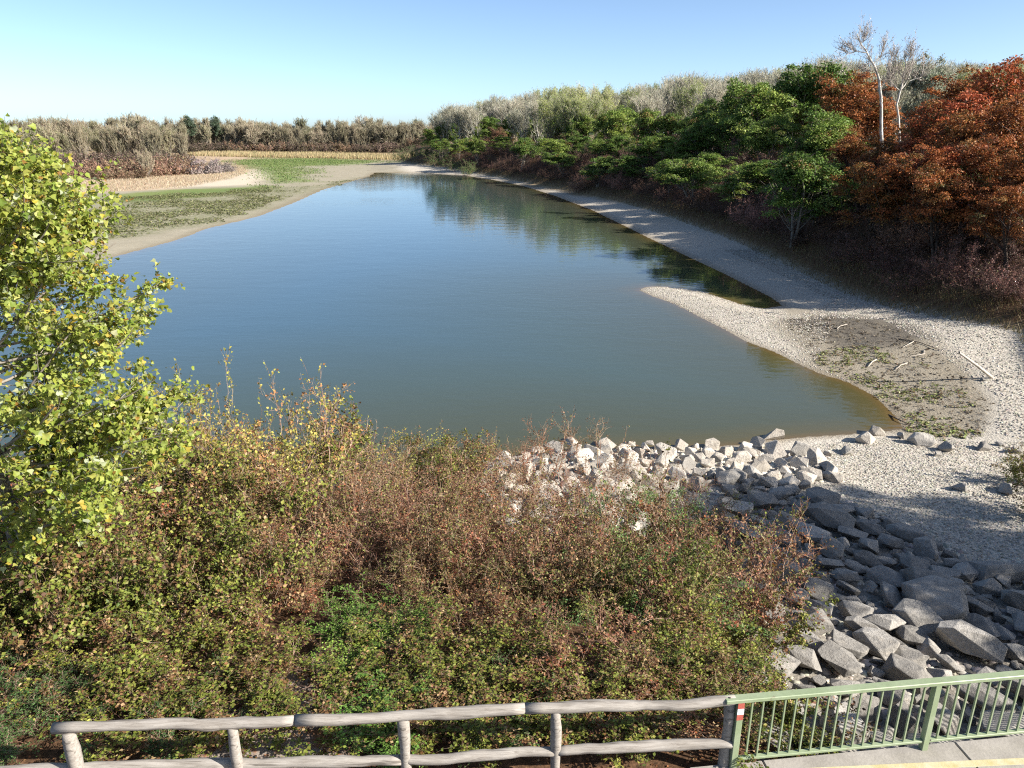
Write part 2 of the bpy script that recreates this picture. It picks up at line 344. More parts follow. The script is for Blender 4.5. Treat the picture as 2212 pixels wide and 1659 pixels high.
def make_shrub(seed, H, spread, stems, n1, n2, nl, pal, leaf=.06, twigpal=None, berries=0, shoots=0, lean=.5, wob=.16):
    R = np.random.default_rng(seed)
    a = R.uniform(0, 2 * math.pi, stems); rr = np.sqrt(R.random(stems)) * spread * .45
    st = np.stack([rr * np.cos(a), rr * np.sin(a), np.full(stems, -.25)], 1)
    b = a + R.normal(0, .5, stems); ln = R.uniform(.1, 1, stems) * lean * spread
    dr = np.stack([np.cos(b) * ln, np.sin(b) * ln, np.ones(stems)], 1)
    P0 = grow(R, st, dr, R.uniform(.75, 1.15, stems) * H, 7, wob * .7, -.03)
    s1, d1, pi, t = spawn(R, P0, n1, .2, 1, .85, .12); P1 = grow(R, s1, d1, R.uniform(.18, .42, len(s1)) * H, 5, wob * 1.3, .03)
    s2, d2, _, _ = spawn(R, P1, n2, .15, 1, .9, .1); P2 = grow(R, s2, d2, R.uniform(.07, .2, len(s2)) * H, 4, wob * 1.5, .02)
    parts = [tubes(P0, R.uniform(.010, .018, stems), np.full(stems, .003), 4), tubes(P1, np.full(len(P1), .0075), np.full(len(P1), .003), 3), tubes(P2, np.full(len(P2), .0035), np.full(len(P2), .0015), 3)]
    if shoots:
        k = R.integers(0, stems, shoots); P3 = grow(R, P0[k, 4], unit(P0[k, 5] - P0[k, 4]) + R.normal(0, .35, (shoots, 3)) + [0, 0, .4], R.uniform(.5, .8, shoots) * H, 6, .12)
        s3, d3, _, _ = spawn(R, P3, 7, .3, 1, .8, .2); P4 = grow(R, s3, d3, R.uniform(.05, .14, len(s3)) * H, 3, .2)
        parts += [tubes(P3, np.full(shoots, .007), np.full(shoots, .002), 3), tubes(P4, np.full(len(P4), .003), np.full(len(P4), .0015), 3)]
    V, F = join(parts); tc = pick(R, twigpal or [(1, (.20, .14, .10)), (1, (.27, .2, .15)), (.6, (.13, .075, .055))], len(V) // 1, .1)
    nb = len(P0) * 7 * 4
    # one colour per twig (12 or 15 vertices each): smooth over runs
    tc = np.repeat(pick(R, twigpal or [(1, (.20, .14, .10)), (1, (.27, .2, .15)), (.6, (.13, .075, .055))], len(V) // 12 + 1, .2), 12, 0)[:len(V)]
    stem_me = mesh_np("stem", V, F, TWIGC, {"col": tc})
    # leaves sit along the twigs
    Q = [spawn(R, P2, nl, .1, 1, .5)[0], spawn(R, P1, max(1, nl // 2), .3, 1, .5)[0]]
    if shoots: Q.append(spawn(R, P4, 3, .2, 1, .5)[0])
    pos = np.concatenate(Q); pos = pos + R.normal(0, leaf * .35, pos.shape); N = len(pos)
    out = unit(pos - np.array([0, 0, H * .3])); nr = unit(R.normal(0, .75, (N, 3)) + out * .5 + [0, 0, .45])
    L = leaf * R.uniform(.6, 1.35, N); LV, LF, k = leaves(R, pos, nr, L, L * R.uniform(.55, .8, N))
    # patches of one tint within the shrub
    pt_ = np.sin(pos @ R.normal(0, 2.2, (3, 3)) + R.uniform(0, 6, 3)).sum(1)
    col = pick(R, pal, N, .28); o = np.argsort(pt_ + R.normal(0, .9, N)); col[o] = col[np.argsort(col[:, 1] - col[:, 0] + R.normal(0, .05, N))]
    cols = np.repeat(col, k, 0); FF = [LF]
    if berries:
        bp = spawn(R, P2, 1, .7, 1, .3)[0][:berries]; bv = np.array([(1, 0, 0), (-1, 0, 0), (0, 1, 0), (0, -1, 0), (0, 0, 1), (0, 0, -1)]) * .011
        bf = np.array([(0, 2, 4), (2, 1, 4), (1, 3, 4), (3, 0, 4), (2, 0, 5), (1, 2, 5), (3, 1, 5), (0, 3, 5)])
        BV = (bp[:, None] + bv).reshape(-1, 3); FF = [np.concatenate([LF, (bf[None] + (np.arange(len(bp)) * 6)[:, None, None]).reshape(-1, 3) + len(LV)])]
        LV = np.concatenate([LV, BV]); cols = np.concatenate([cols, np.tile([(.35, .03, .015)], (len(BV), 1))])
    return {"stem": stem_me, "foliage": mesh_np("foliage", LV, FF, LEAF, {"col": cols})}

def make_tree(seed, H, R0, trunk, clusters, per, leaf, pal, crad=.9, flat=.55, bark=BARK_DARK, base=.3, trunks=1, gap=0.0, lobes=7):
    R = np.random.default_rng(seed)
    a = R.uniform(0, 6.28, trunks)
    st = np.stack([np.cos(a) * .3 * (trunks > 1), np.sin(a) * .3 * (trunks > 1), np.full(trunks, -.6)], 1)
    P0 = grow(R, st, np.stack([np.cos(a) * .15, np.sin(a) * .15, np.ones(trunks)], 1), np.full(trunks, H * .82), 8, .05)
    nl = lobes * 2; s1, d1, pi, t = spawn(R, P0, nl, base, .95, .9, .35); ln = (1.15 - t) * R0 * R.uniform(.8, 1.3, len(t)) + .12 * H
    P1 = grow(R, s1, d1, ln, 6, .13, .06)
    s2, d2, _, _ = spawn(R, P1, 5, .3, 1, .8, .15); P2 = grow(R, s2, d2, R.uniform(.1, .22, len(s2)) * H, 4, .2, .03)
    tr = [tubes(P0, np.full(trunks, trunk), np.full(trunks, trunk * .25), 7), tubes(P1, trunk * .38 * (1.1 - t), np.full(len(P1), .02), 4), tubes(P2, np.full(len(P2), .03), np.full(len(P2), .012), 3)]
    V, F = join(tr); trunk_me = mesh_np("trunk", V, F, bark, None, True)
    ends = np.concatenate([P2[:, -1], P2[:, 2], P1[:, -1], P1[:, 4]]); ends = ends[R.permutation(len(ends))[:clusters]]
    top = P0[:, -1]; ends = np.concatenate([ends, np.repeat(top, 3, 0) + R.normal(0, .5, (3 * trunks, 3))])
    cr = crad * R.uniform(.55, 1.4, len(ends)); cn = len(ends)
    ci = np.repeat(np.arange(cn), per); N = len(ci)
    q = unit(R.normal(0, 1, (N, 3))) * (R.random((N, 1)) ** .45); q[:, 2] = np.abs(q[:, 2]) * flat * 1.2 - .25 * flat * (q[:, 0] ** 2 + q[:, 1] ** 2) * 2
    pos = ends[ci] + q * cr[ci][:, None]
    nr = unit(q * .8 + R.normal(0, .55, (N, 3)) + [0, 0, .55])
    L = leaf * R.uniform(.6, 1.4, N); LV, LF, k = leaves(R, pos, nr, L, L * R.uniform(.5, .8, N))
    cc = pick(R, pal, cn, .22)[ci] * R.uniform(.75, 1.25, (N, 1)); mixc = pick(R, pal, N, .2); w = R.random((N, 1)) < .35; cc = np.where(w, mixc, cc)
    return {"trunk": trunk_me, "crown": mesh_np("crown", LV, [LF], LEAF, {"col": np.repeat(cc, k, 0)})}

def make_bare(seed, H, R0, trunk, n1, n2, n3, pal, bark=BARK_GREY, up=.12, base=.25, spread=.7, fw=.028, leafpal=None, nleaf=0, trunks=1, mist=0, wob=.05):
    R = np.random.default_rng(seed); a = R.uniform(0, 6.28, trunks)
    st = np.stack([np.cos(a) * .4 * (trunks > 1), np.sin(a) * .4 * (trunks > 1), np.full(trunks, -.6)], 1)
    P0 = grow(R, st, np.stack([np.cos(a) * .12, np.sin(a) * .12, np.ones(trunks)], 1), np.full(trunks, H * .8), 8, wob)
    s1, d1, _, t1 = spawn(R, P0, n1, base, .97, spread, .25); P1 = grow(R, s1, d1, (1.2 - t1) * R0 * R.uniform(.9, 1.5, len(t1)) + H * .08, 6, .12, up)
    s2, d2, _, _ = spawn(R, P1, n2, .25, 1, spread, up); P2 = grow(R, s2, d2, R.uniform(.08, .2, len(s2)) * H, 5, .14, up * .7)
    s3, d3, _, _ = spawn(R, P2, n3, .2, 1, spread, up); P3 = grow(R, s3, d3, R.uniform(.035, .1, len(s3)) * H, 3, .15, up * .4)
    V, F = join([tubes(P0, np.full(trunks, trunk), np.full(trunks, trunk * .3), 6), tubes(P1, trunk * .4 * (1.1 - t1), np.full(len(P1), fw), 4)])
    trunk_me = mesh_np("trunk", V, F, bark, None, True)
    V2, F2 = join([tubes(P2, np.full(len(P2), fw * 1.3), np.full(len(P2), fw * .8), 3), tubes(P3, np.full(len(P3), fw), np.full(len(P3), fw * .45), 3)])
    nv2 = len(P2) * 15; tc = np.concatenate([np.repeat(pick(R, pal, len(P2), .15), 15, 0), np.repeat(pick(R, pal, len(P3), .2), 9, 0)])
    mats = [TWIGC, LEAF]; mi = [np.zeros(len(f)) for f in F2]; FF = list(F2)
    if nleaf:
        pos = spawn(R, P3, nleaf, .1, 1, .5)[0]; pos += R.normal(0, .12, pos.shape); N = len(pos)
        L = R.uniform(.14, .34, N); LV, LF, k = leaves(R, pos, R.normal(0, .6, (N, 3)) + [0, 0, .5], L, L * .7)
        FF.append(LF + len(V2)); mi.append(np.ones(len(LF))); V2 = np.concatenate([V2, LV]); tc = np.concatenate([tc, np.repeat(pick(R, leafpal or pal, N), k, 0)])
    o = {"trunk": trunk_me, "crown": mesh_np("crown", V2, FF, mats, {"col": tc}, False, np.concatenate(mi))}
    if mist:
        bp = P2[R.integers(0, len(P2), mist), 2]; n_ = 120; ci = np.repeat(np.arange(mist), n_)
        q = unit(R.normal(0, 1, (mist * n_, 3))) * R.random((mist * n_, 1)) ** .4 * .55
        L = R.uniform(.12, .25, len(q)); LV, LF, k = leaves(R, bp[ci] + q, q + R.normal(0, .3, q.shape), L, L * .6)
        o["mistletoe"] = mesh_np("mistletoe", LV, [LF], LEAF, {"col": np.repeat(pick(R, [(1, (.09, .11, .03)), (1, (.06, .075, .025))], len(q)), k, 0)})
    return o

PLACED = []
def plant(name, proto, x, y, s, label, cat, group=None, rz=0.0, sz=None, z=None, tilt=(0, 0)):
    z = hz(x, y) if z is None else z
    r = empty(name, (x, y, z), (tilt[0], tilt[1], rz), (s, s, sz or s), label=label, category=cat, group=group)
    for k, me in proto.items(): obj(k, me, r)
    PLACED.append(r); return r
ORD = "first second third fourth fifth sixth seventh eighth ninth tenth eleventh twelfth thirteenth fourteenth fifteenth sixteenth seventeenth eighteenth nineteenth twentieth".split()
def ordn(k):
    if k < 20: return ORD[k]
    k += 1; return f"{k}{'th' if 10 <= k % 100 <= 20 else {1: 'st', 2: 'nd', 3: 'rd'}.get(k % 10, 'th')}"
def number(things, where="from the left"):       # tell look-alikes of one row apart by their order in the photograph
    by = {}
    for o in things: by.setdefault(o["label"], []).append(o)
    for lab, os_ in by.items():
        if len(os_) < 2: continue
        os_.sort(key=lambda o: proj(*o.location)[0])
        for k, o in enumerate(os_): o["label"] = f"{lab}, {ordn(k)} {where}"

# ------------------------------------------------------------------ bridge edge, fence and railing
RA, RB = Vector((*at(1600, 1506, 4.9), 0)), Vector((*at(2212, 1453, 4.9), 0))
RD = (RB - RA).normalized(); RN = Vector((RD.y, -RD.x, 0)); RANG = math.atan2(RD.y, RD.x)      # along the rail, towards the camera
def box_bm(bm, c, sx, sy, sz, rot=None, bev=.004):
    g = bmesh.ops.create_cube(bm, size=1); M = Matrix.Translation(c) @ (rot or Matrix.Identity(4)) @ Matrix.Diagonal((sx, sy, sz, 1))
    bmesh.ops.transform(bm, matrix=M, verts=g["verts"])
    if bev: bmesh.ops.bevel(bm, geom=list({e for v_ in g["verts"] for e in v_.link_edges}), offset=bev, segments=1, affect='EDGES')
def bm_mesh(name, bm, mt, smooth=False):
    me = bpy.data.meshes.new(name); bm.to_mesh(me); bm.free(); me.materials.append(mt)
    if smooth: me.polygons.foreach_set("use_smooth", np.ones(len(me.polygons), bool))
    return me
def box(name, c, sx, sy, sz, mt, parent=None, rot=None, bev=.004, **k):
    bm = bmesh.new(); box_bm(bm, (0, 0, 0), sx, sy, sz, None, bev); o = obj(name, bm_mesh(name, bm, mt), parent, c, **k)
    if rot is not None: o.rotation_euler = rot
    return o
def plain(name, c1, c2, scale, rough=.8, bs=.2, bd=.01, spec=.3, stops=(.35, .65)):
    m, n, l, p = mat(name); v = ovec(n); f = noise(n, l, v, scale, 7, .65); g = noise(n, l, v, scale * 9, 3, .6)
    c = ramp(n, l, f, [(stops[0], c1), (stops[1], c2)]); c = mix(n, l, .25, c, ramp(n, l, g, [(.3, (.5, .5, .5)), (.7, (1, 1, 1))]), 'MULTIPLY')
    l.new(c, p.inputs["Base Color"]); p.inputs["Roughness"].default_value = rough; p.inputs["Specular IOR Level"].default_value = spec
    l.new(bump(n, l, g, bs, bd), p.inputs["Normal"]); return m
CONC = plain("concrete", (.25, .23, .20), (.33, .305, .27), 3, .9, .35, .01)
ASPH = plain("asphalt", (.10, .10, .10), (.16, .155, .15), 2, .9, .4, .01)
YELLOW = plain("worn_yellow_paint", (.42, .36, .17), (.50, .46, .32), 5, .7)
GREEN = plain("green_paint", (.215, .265, .15), (.25, .30, .18), 2.5, .42, .04, .002, .45)
_n = GREEN.node_tree.nodes; _l = GREEN.node_tree.links; _p = _n["Principled BSDF"]; _c = _p.inputs["Base Color"].links[0].from_socket
_w = noise(_n, _l, ovec(_n), 7, 6, .75); _c = mix(_n, _l, ramp(_n, _l, _w, [(.62, (0, 0, 0)), (.68, (.8, .8, .8))]), _c, (.16, .11, .07))
_c = mix(_n, _l, ramp(_n, _l, noise(_n, _l, ovec(_n), 1.6, 5, .7), [(.45, (0, 0, 0)), (.75, (.45, .45, .45))]), _c, (.33, .36, .27)); _l.new(_c, _p.inputs["Base Color"])   # rust specks, chalking
REDP = plain("red_paint", (.36, .08, .06), (.42, .11, .08), 6, .6); WHITEP = plain("white_paint", (.70, .70, .70), (.8, .8, .8), 6, .6)
SCREW = plain("dark_metal", (.05, .045, .04), (.09, .08, .07), 8, .6)
m, n, l, p = mat("weathered_wood"); WOOD = m
v = ovec(n); mp = n.new("ShaderNodeMapping"); mp.inputs["Scale"].default_value = (1.2, 14, 14); l.new(v, mp.inputs[0])
f = noise(n, l, mp.outputs[0], 2.2, 8, .7, .6); g = noise(n, l, v, 1.3, 5, .6)
c = ramp(n, l, f, [(.3, (.17, .15, .13)), (.5, (.285, .262, .235)), (.72, (.37, .345, .315))]); c = mix(n, l, .5, c, ramp(n, l, g, [(.3, (.62, .58, .53)), (.7, (1, 1, 1))]), 'MULTIPLY')
mp2 = n.new("ShaderNodeMapping"); mp2.inputs["Scale"].default_value = (.9, 22, 22); l.new(v, mp2.inputs[0]); ck = noise(n, l, mp2.outputs[0], 1.0, 3, .55, .3)
c = mix(n, l, ramp(n, l, ck, [(.60, (0, 0, 0)), (.66, (.75, .75, .75))]), c, (.09, .078, .066))           # drying cracks
kn = n.new("ShaderNodeTexVoronoi"); kn.inputs["Scale"].default_value = 3.2; l.new(v, kn.inputs["Vector"])
c = mix(n, l, ramp(n, l, kn.outputs["Distance"], [(.05, (.8, .8, .8)), (.11, (0, 0, 0))]), c, (.12, .095, .075))   # knots
l.new(c, p.inputs["Base Color"]); p.inputs["Roughness"].default_value = .85; p.inputs["Specular IOR Level"].default_value = .2; l.new(bump(n, l, ck, -.5, .02, bump(n, l, f, .5, .012)), p.inputs["Normal"])

bridge = empty("bridge_deck", (RA.x, RA.y, 3.8), (0, 0, RANG), kind="structure")
for k, (x0, x1) in enumerate([(-.55, .42), (.435, 3.1), (3.115, 6.2), (6.215, 12), (12.015, 24)]):
    box("coping_slab", ((x0 + x1) / 2, -.52, -.25), x1 - x0, 1.16, .5, CONC, bridge, bev=.012)
box("edge_line", (4.4, -.385, -.009), 7.0, .10, .026, YELLOW, bridge, (0, 0, -.059), bev=.002)
box("road_surface", (11.7, -5.15, -.26), 24.6, 8.08, .5, ASPH, bridge, bev=0)

rail = empty("metal_railing", (RA.x, RA.y, 3.8), (0, 0, RANG), label="pale green painted metal railing with slim upright bars on the bridge edge", category="railing")
box("handrail", (5.9, .0, 1.075), 12.2, .11, .055, GREEN, rail, bev=.008)
for k in range(5):
    X = 2.62 * k
    pst = box("post", (X, 0, .52), .085, .085, 1.05, GREEN, rail, bev=.006)
    if k < 4:
        box("lower_rail", (X + 1.31, 0, .135), 2.53, .06, .035, GREEN, rail, bev=.004)
        for j in range(17):
            box("baluster", (X + .165 + j * .1435, 0, .60), .018, .026, .895, GREEN, rail, bev=0)
    if k == 0:
        mk = box("trail_marker", (-.002, -.046, .40), .083, .008, .26, REDP, pst, bev=0, label="red painted trail blaze with a white middle stripe")
        box("white_stripe", (-.002, -.047, .40), .0835, .010, .088, WHITEP, pst, bev=0)
box("bolt", (-.14, 0, 1.105), .025, .025, .012, SCREW, rail)
for k in range(4):
    for z_ in (.16, .11): box("bolt", (2.62 * k + .055, -.034, z_), .014, .012, .014, SCREW, rail, bev=0)

def log_mesh(name, pts, r0, r1, seed, n_=12, K=18):
    R = np.random.default_rng(seed); pts = np.asarray(pts, float); s_ = np.linspace(0, 1, len(pts)); t = np.linspace(0, 1, K)
    P = np.stack([np.interp(t, s_, pts[:, k]) for k in range(3)], 1)
    w = np.cumsum(R.normal(0, .006, (K, 3)), 0); w -= w[0] + (w[-1] - w[0]) * t[:, None]; P = P + w
    r = np.interp(t, [0, 1], [r0, r1]) * (1 + .10 * np.sin(t * R.uniform(5, 11) + R.uniform(0, 6)) + R.normal(0, .025, K))
    T = unit(np.gradient(P, axis=0)); ref = np.array([0, 0, 1.0]) if abs(T[0][2]) < .8 else np.array([0, 1.0, 0]); U = unit(np.cross(T, ref)); Vv = np.cross(T, U)
    a = np.arange(n_) * 2 * math.pi / n_; jit = 1 + R.normal(0, .025, (1, n_)) + R.normal(0, .012, (K, n_))
    V = P[:, None] + (r[:, None] * jit)[..., None] * (np.cos(a)[None, :, None] * U[:, None] + np.sin(a)[None, :, None] * Vv[:, None])
    ix = np.arange(K * n_).reshape(K, n_); nx = np.roll(ix, -1, 1)
    F = np.stack([ix[:-1], nx[:-1], nx[1:], ix[1:]], -1).reshape(-1, 4)
    V = np.concatenate([V.reshape(-1, 3), P[:1], P[-1:]]); c0 = K * n_
    C0 = np.stack([nx[0], ix[0], np.full(n_, c0)], 1); C1 = np.stack([ix[-1], nx[-1], np.full(n_, c0 + 1)], 1)
    me = mesh_np(name, V, [F, np.concatenate([C0, C1])], WOOD, None, True); return me
def w3(px, py, z, dy=0): x, y = at(px, py, z); return np.array([x, y + dy, z])
fence = empty("wooden_fence", (-1.2, 7.15, 3.7), label="weathered grey round-log fence with two rails above the thicket", category="fence")
FO = np.array([-1.2, 7.15, 3.7])
tp = [(115, 1573), (639, 1556), (1134, 1530), (1588, 1511)]
T3 = [w3(x, y, 4.85) for x, y in tp]
for k in range(3):
    g_ = (T3[k + 1] - T3[k]) * .0012
    mid = (T3[k] + T3[k + 1]) / 2 + np.array([0, 0, [.02, -.035, -.02][k]])
    q3 = T3[k] * .3 + T3[k + 1] * .7 + np.array([0, 0, [.0, -.03, -.025][k]])
    L0 = T3[k]; obj("top_rail", log_mesh("top_rail", [T3[k] - L0, mid - L0, q3 - L0, T3[k + 1] - g_ - L0], [.068, .066, .07][k], [.066, .07, .06][k], 20 + k), fence, tuple(L0 - FO))
PX = [(146, 1.0), (499, 0), (868, 0), (1200, 0), (1585, 0)]
posts = []
for k, (px, _) in enumerate(PX):
    s_ = np.interp(px, [p_[0] for p_ in tp], range(4)); i_ = min(int(s_), 2); b_ = T3[i_] + (T3[i_ + 1] - T3[i_]) * (s_ - i_); posts.append(b_)
    r_ = [.082, .066, .072, .066, .07][k]
    if k == 4: b_ = b_ + np.array([-.03, .04, 0])
    obj("post", log_mesh("post", [(0, 0, -.45), (0.0, 0, .5), (0, 0, b_[2] - .058 - 3.7)], r_, r_ * .93, 40 + k, 12, 10), fence, (b_[0] - FO[0], b_[1] - FO[1], 0))
LR = [(-60, 1672), (501, 1650), (868, 1641), (1200, 1623), (1592, 1606)]
for k in range(4):
    a_ = w3(*LR[k], 4.16); b_ = w3(*LR[k + 1], 4.16); b_ = b_ - (b_ - a_) * .0025
    md = (a_ + b_) / 2 + np.array([0, 0, [.02, .015, .02, .0][k]])
    obj("lower_rail", log_mesh("lower_rail", [a_ - a_, md - a_, b_ - a_], [.066, .066, .06, .064][k], [.062, .064, .066, .066][k], 60 + k), fence, tuple(a_ - FO))

# ------------------------------------------------------------------ stones
def hull_stone(seed, sx, sy, sz, npts=16, boxy=.5, bev=.03, sub=0):
    R = np.random.default_rng(seed); bm = bmesh.new()
    q = R.normal(0, 1, (npts, 3)); q /= np.abs(q).max(1, keepdims=True) * boxy + np.linalg.norm(q, axis=1, keepdims=True) * (1 - boxy)
    q *= R.uniform(.82, 1.0, (npts, 1)) * np.array([sx, sy, sz]) * .5
    for c_ in q: bm.verts.new(c_)
    r = bmesh.ops.convex_hull(bm, input=bm.verts); bmesh.ops.delete(bm, geom=[g for g in r["geom_interior"] if isinstance(g, bmesh.types.BMVert)], context='VERTS')
    bmesh.ops.dissolve_limit(bm, angle_limit=.20, verts=bm.verts, edges=bm.edges)
    bmesh.ops.bevel(bm, geom=list(bm.edges), offset=bev, segments=2, profile=.6, affect='EDGES', clamp_overlap=True)
    return bm
def stone_meshes(k, pref, dims, mt, **kw):
    return [bm_mesh("stone", hull_stone(pref + i, *dims(i), **kw), mt) for i in range(k)]
FLAT = stone_meshes(14, 300, lambda i: (1.0, .62 + .05 * (i % 6), .34 + .04 * (i % 4)), STONE, npts=18, boxy=.85, bev=.022)
RUB = stone_meshes(12, 400, lambda i: (1.0, .68 + .05 * (i % 5), .6 + .04 * (i % 5)), STONE_PALE, npts=13, boxy=.5, bev=.03)
RUBG = [me.copy() for me in RUB]
for me in RUBG: me.materials[0] = STONE
def gat(px, py):
    z = 1.0
    for _ in range(8): x, y = at(px, py, z); z = .5 * z + .5 * hz(x, y)
    return x, y, hz(x, y)
def normal(x, y):
    e = .3; return Vector((hz(x - e, y) - hz(x + e, y), hz(x, y - e) - hz(x, y + e), 2 * e)).normalized()
rs = np.random.default_rng(77)
rip = empty("riprap_slope", (8, 13, 0), kind="structure"); RO = Vector((8, 13, 0))
poly = [gat(*p)[:2] for p in [(1560, 1030), (1700, 1060), (1800, 1090), (1900, 1120), (2000, 1165), (2060, 1210), (2212, 1270), (2330, 1340)]] + [(11.5, 9), (11, 5), (3.3, 6.5), (3.4, 9.0)] + [gat(*p)[:2] for p in [(1660, 1450), (1640, 1250), (1560, 1130)]]
done = []
def lay(x, y, w, rz, flat=True, sink=.3, parent=None, off=Vector((0, 0, 0)), aspect=1.0, name="stone", tilt=.12, meshes=None, hs=1.0):
    z = hz(x, y); nn = normal(x, y); q = nn.to_track_quat('Z', 'Y') @ Quaternion((0, 0, 1), rz) @ Quaternion((rs.normal(0, tilt), rs.normal(0, tilt), rs.normal(0, tilt) + 1e-4, 1)).normalized().normalized()
    q = nn.to_track_quat('Z', 'Y') @ Quaternion(Vector((rs.normal(), rs.normal(), .01)).normalized(), rs.normal(0, tilt)) @ Quaternion((0, 0, 1), rz)
    me = (meshes or FLAT)[rs.integers(len(meshes or FLAT))]
    hgt = .45 * w * hs
    o = obj(name, me, parent, tuple(Vector((x, y, z + hgt * (.5 - sink))) - off), q.to_euler(), (w, w * aspect, w * hs)); done.append((x, y, w * .5)); return o
big = [(500, 670, 270, 0), (1110, 740, 260, 0), (1080, 960, 280, .5), (1500, 850, 470, -.6), (1360, 950, 340, -.7), (1760, 1130, 430, -.3), (1440, 690, 420, -.2), (640, 110, 330, -.2), (820, 220, 210, -.5), (480, 240, 240, -.4),
    (1100, 590, 300, -.3), (960, 170, 200, 0), (760, 1150, 270, 0), (1020, 1130, 310, -.3), (470, 1110, 280, .2), (370, 730, 190, .2), (830, 850, 250, 0), (1300, 1050, 210, .4), (640, 460, 200, .3), (950, 420, 220, 0), (760, 560, 180, 0), (780, 660, 170, 0), (1260, 1230, 230, -.3),
    (1850, 980, 300, -.2), (1790, 810, 230, .2), (2000, 1020, 230, -.3), (720, 30, 200, -.5), (920, 40, 160, -1), (690, 1280, 320, -.5), (430, 1270, 280, 0), (1420, 1130, 180, 0), (1100, 440, 170, .2), (1330, 480, 200, .2), (1550, 550, 200, -.2), (680, 720, 150, 0), (1240, 420, 150, 0), (1420, 430, 150, 0), (1560, 620, 230, 0), (1310, 610, 150, 0), (900, 980, 240, 0), (1590, 1270, 190, .3), (1700, 660, 150, 0), (1880, 760, 150, .2)]
for cx, cy, w_, rz in big:
    px, py = (3000 + cx / 2.018) * .54, (2050 + cy / 2.018) * .54; x, y, z = gat(px, py); zc = y * CT + (CH - z) * ST
    lay(x, y, w_ / 2.018 * .54 / FP * zc * 1.24, rz + rs.normal(0, .2), True, .04, rip, RO, 1.12, hs=1.15, tilt=.12)
x, y, z = gat(1955, 1166); lay(x, y, 1.15, -.15, True, .1, rip, RO, .62)
tries = 0
while len(done) < 292 and tries < 40000:
    tries += 1; rr_ = np.interp(tries, [0, 1500, 6000, 30000], [.46, .34, .24, .14]) * rs.uniform(.8, 1.2)
    x, y = rs.uniform(2.8, 14), rs.uniform(5, 24)
    if y < 7.6: continue
    if sdist([(x, y)], poly)[0] < .0: continue
    if all((x - a) ** 2 + (y - b) ** 2 > (.86 * (rr_ + c_)) ** 2 for a, b, c_ in done): lay(x, y, rr_ * 2.1, rs.uniform(0, 6.3), True, .1, rip, RO, 1.1, meshes=(FLAT, FLAT, FLAT, RUBG, RUB if y > 15 else FLAT)[rs.integers(5)], hs=1.25)
n_rip = len(done)
# the pale rubble heap along the water
rub = empty("rubble_bank", (6, 23, 0), kind="structure"); UO = Vector((6, 23, 0)); done = []
polyu = [gat(*p)[:2] for p in [(1030, 1010), (1120, 985), (1210, 962), (1330, 962), (1430, 962), (1560, 968), (1640, 960), (1690, 975), (1770, 985), (1795, 1030), (1740, 1055), (1640, 1050), (1560, 1030), (1480, 1080), (1400, 1170), (1240, 1200), (1120, 1180), (1040, 1090)]]
tries = 0
while len(done) < 280 and tries < 40000:
    tries += 1; rr_ = np.interp(tries, [0, 1500, 8000, 30000], [.42, .3, .2, .13]) * rs.uniform(.8, 1.25)
    x, y = rs.uniform(-1.5, 13), rs.uniform(15, 28)
    if sdist([(x, y)], polyu)[0] < .0: continue
    if all((x - a) ** 2 + (y - b) ** 2 > (.84 * (rr_ + c_)) ** 2 for a, b, c_ in done): lay(x, y, rr_ * 2.15, rs.uniform(0, 6.3), False, .2, rub, UO, 1.05, tilt=.35, meshes=RUB if rs.random() < .85 else RUBG, hs=1.1)

# loose boulders on the gravel
LOOSE = [(1871, 953, .92, "angular pale boulder casting a shadow at the water's gravel edge", 0), (1893, 936, .75, "flat pale slab lying in the shallow corner of the lake", 0), (1989, 958, 1.0, "broad grey boulder between muddy plants and gravel", 1), (1950, 945, .5, "small brown-grey stone between two boulders at the mud edge", 1),
    (2043, 973, .72, "low flat grey stone half buried in the gravel", 1), (2026, 984, .42, "small dark wedge of stone below the low flat stone", 1), (2122, 970, .66, "rounded grey boulder on gravel below the mud plants", 1), (2160, 961, .34, "small grey stone beside the rounded boulder", 1), (2196, 976, .62, "grey boulder at the picture's right edge on sunny gravel", 1),
    (1788, 982, .38, "lone pale stone between rubble heap and gravel", 0), (1821, 978, .66, "split brownish stone with a shaded face on the gravel", 1), (1749, 1034, .85, "large pale triangular block at the rubble heap's corner", 0), (1782, 1014, .7, "pointed grey block behind the triangular one", 1), (1797, 1036, .75, "long low pale stone right of the triangular block", 0), (1700, 1052, .8, "pale peaked block left of the triangular one", 0),
    (1668, 948, 1.0, "white crusted flat rock jutting into the lake", 0), (2072, 1058, .55, "grey stone in tree shade on the pebbles", 1), (2176, 1064, .75, "dark grey boulder near the right bank greenery", 1), (2124, 822, .32, "small stone left of the driftwood pole's foot", 1), (2153, 824, .24, "small stone right of the driftwood pole's foot", 1), (1630, 1030, .8, "smooth blue-grey boulder among the pale rubble", 1)]
for px, py, w_, lab, k in LOOSE:
    x, y, z = gat(px, py); o = lay(x, y, w_ * 1.1, rs.uniform(0, 6.3), False, .2, None, Vector((0, 0, 0)), 1.0, "boulder", .2, RUBG if k else RUB)
    o["label"] = lab; o["category"] = "boulder"; o["group"] = "loose boulders on the gravel"
x, y, z = gat(2155, 1250); bm = hull_stone(909, 1.5, .7, .75, 40, .95, .05); o = obj("stone_block", bm_mesh("stone_block", bm, STONE), None, (x, y, z + .2), (0, .05, .1), label="big rectangular stone block lying in shade beside the riprap", category="boulder")

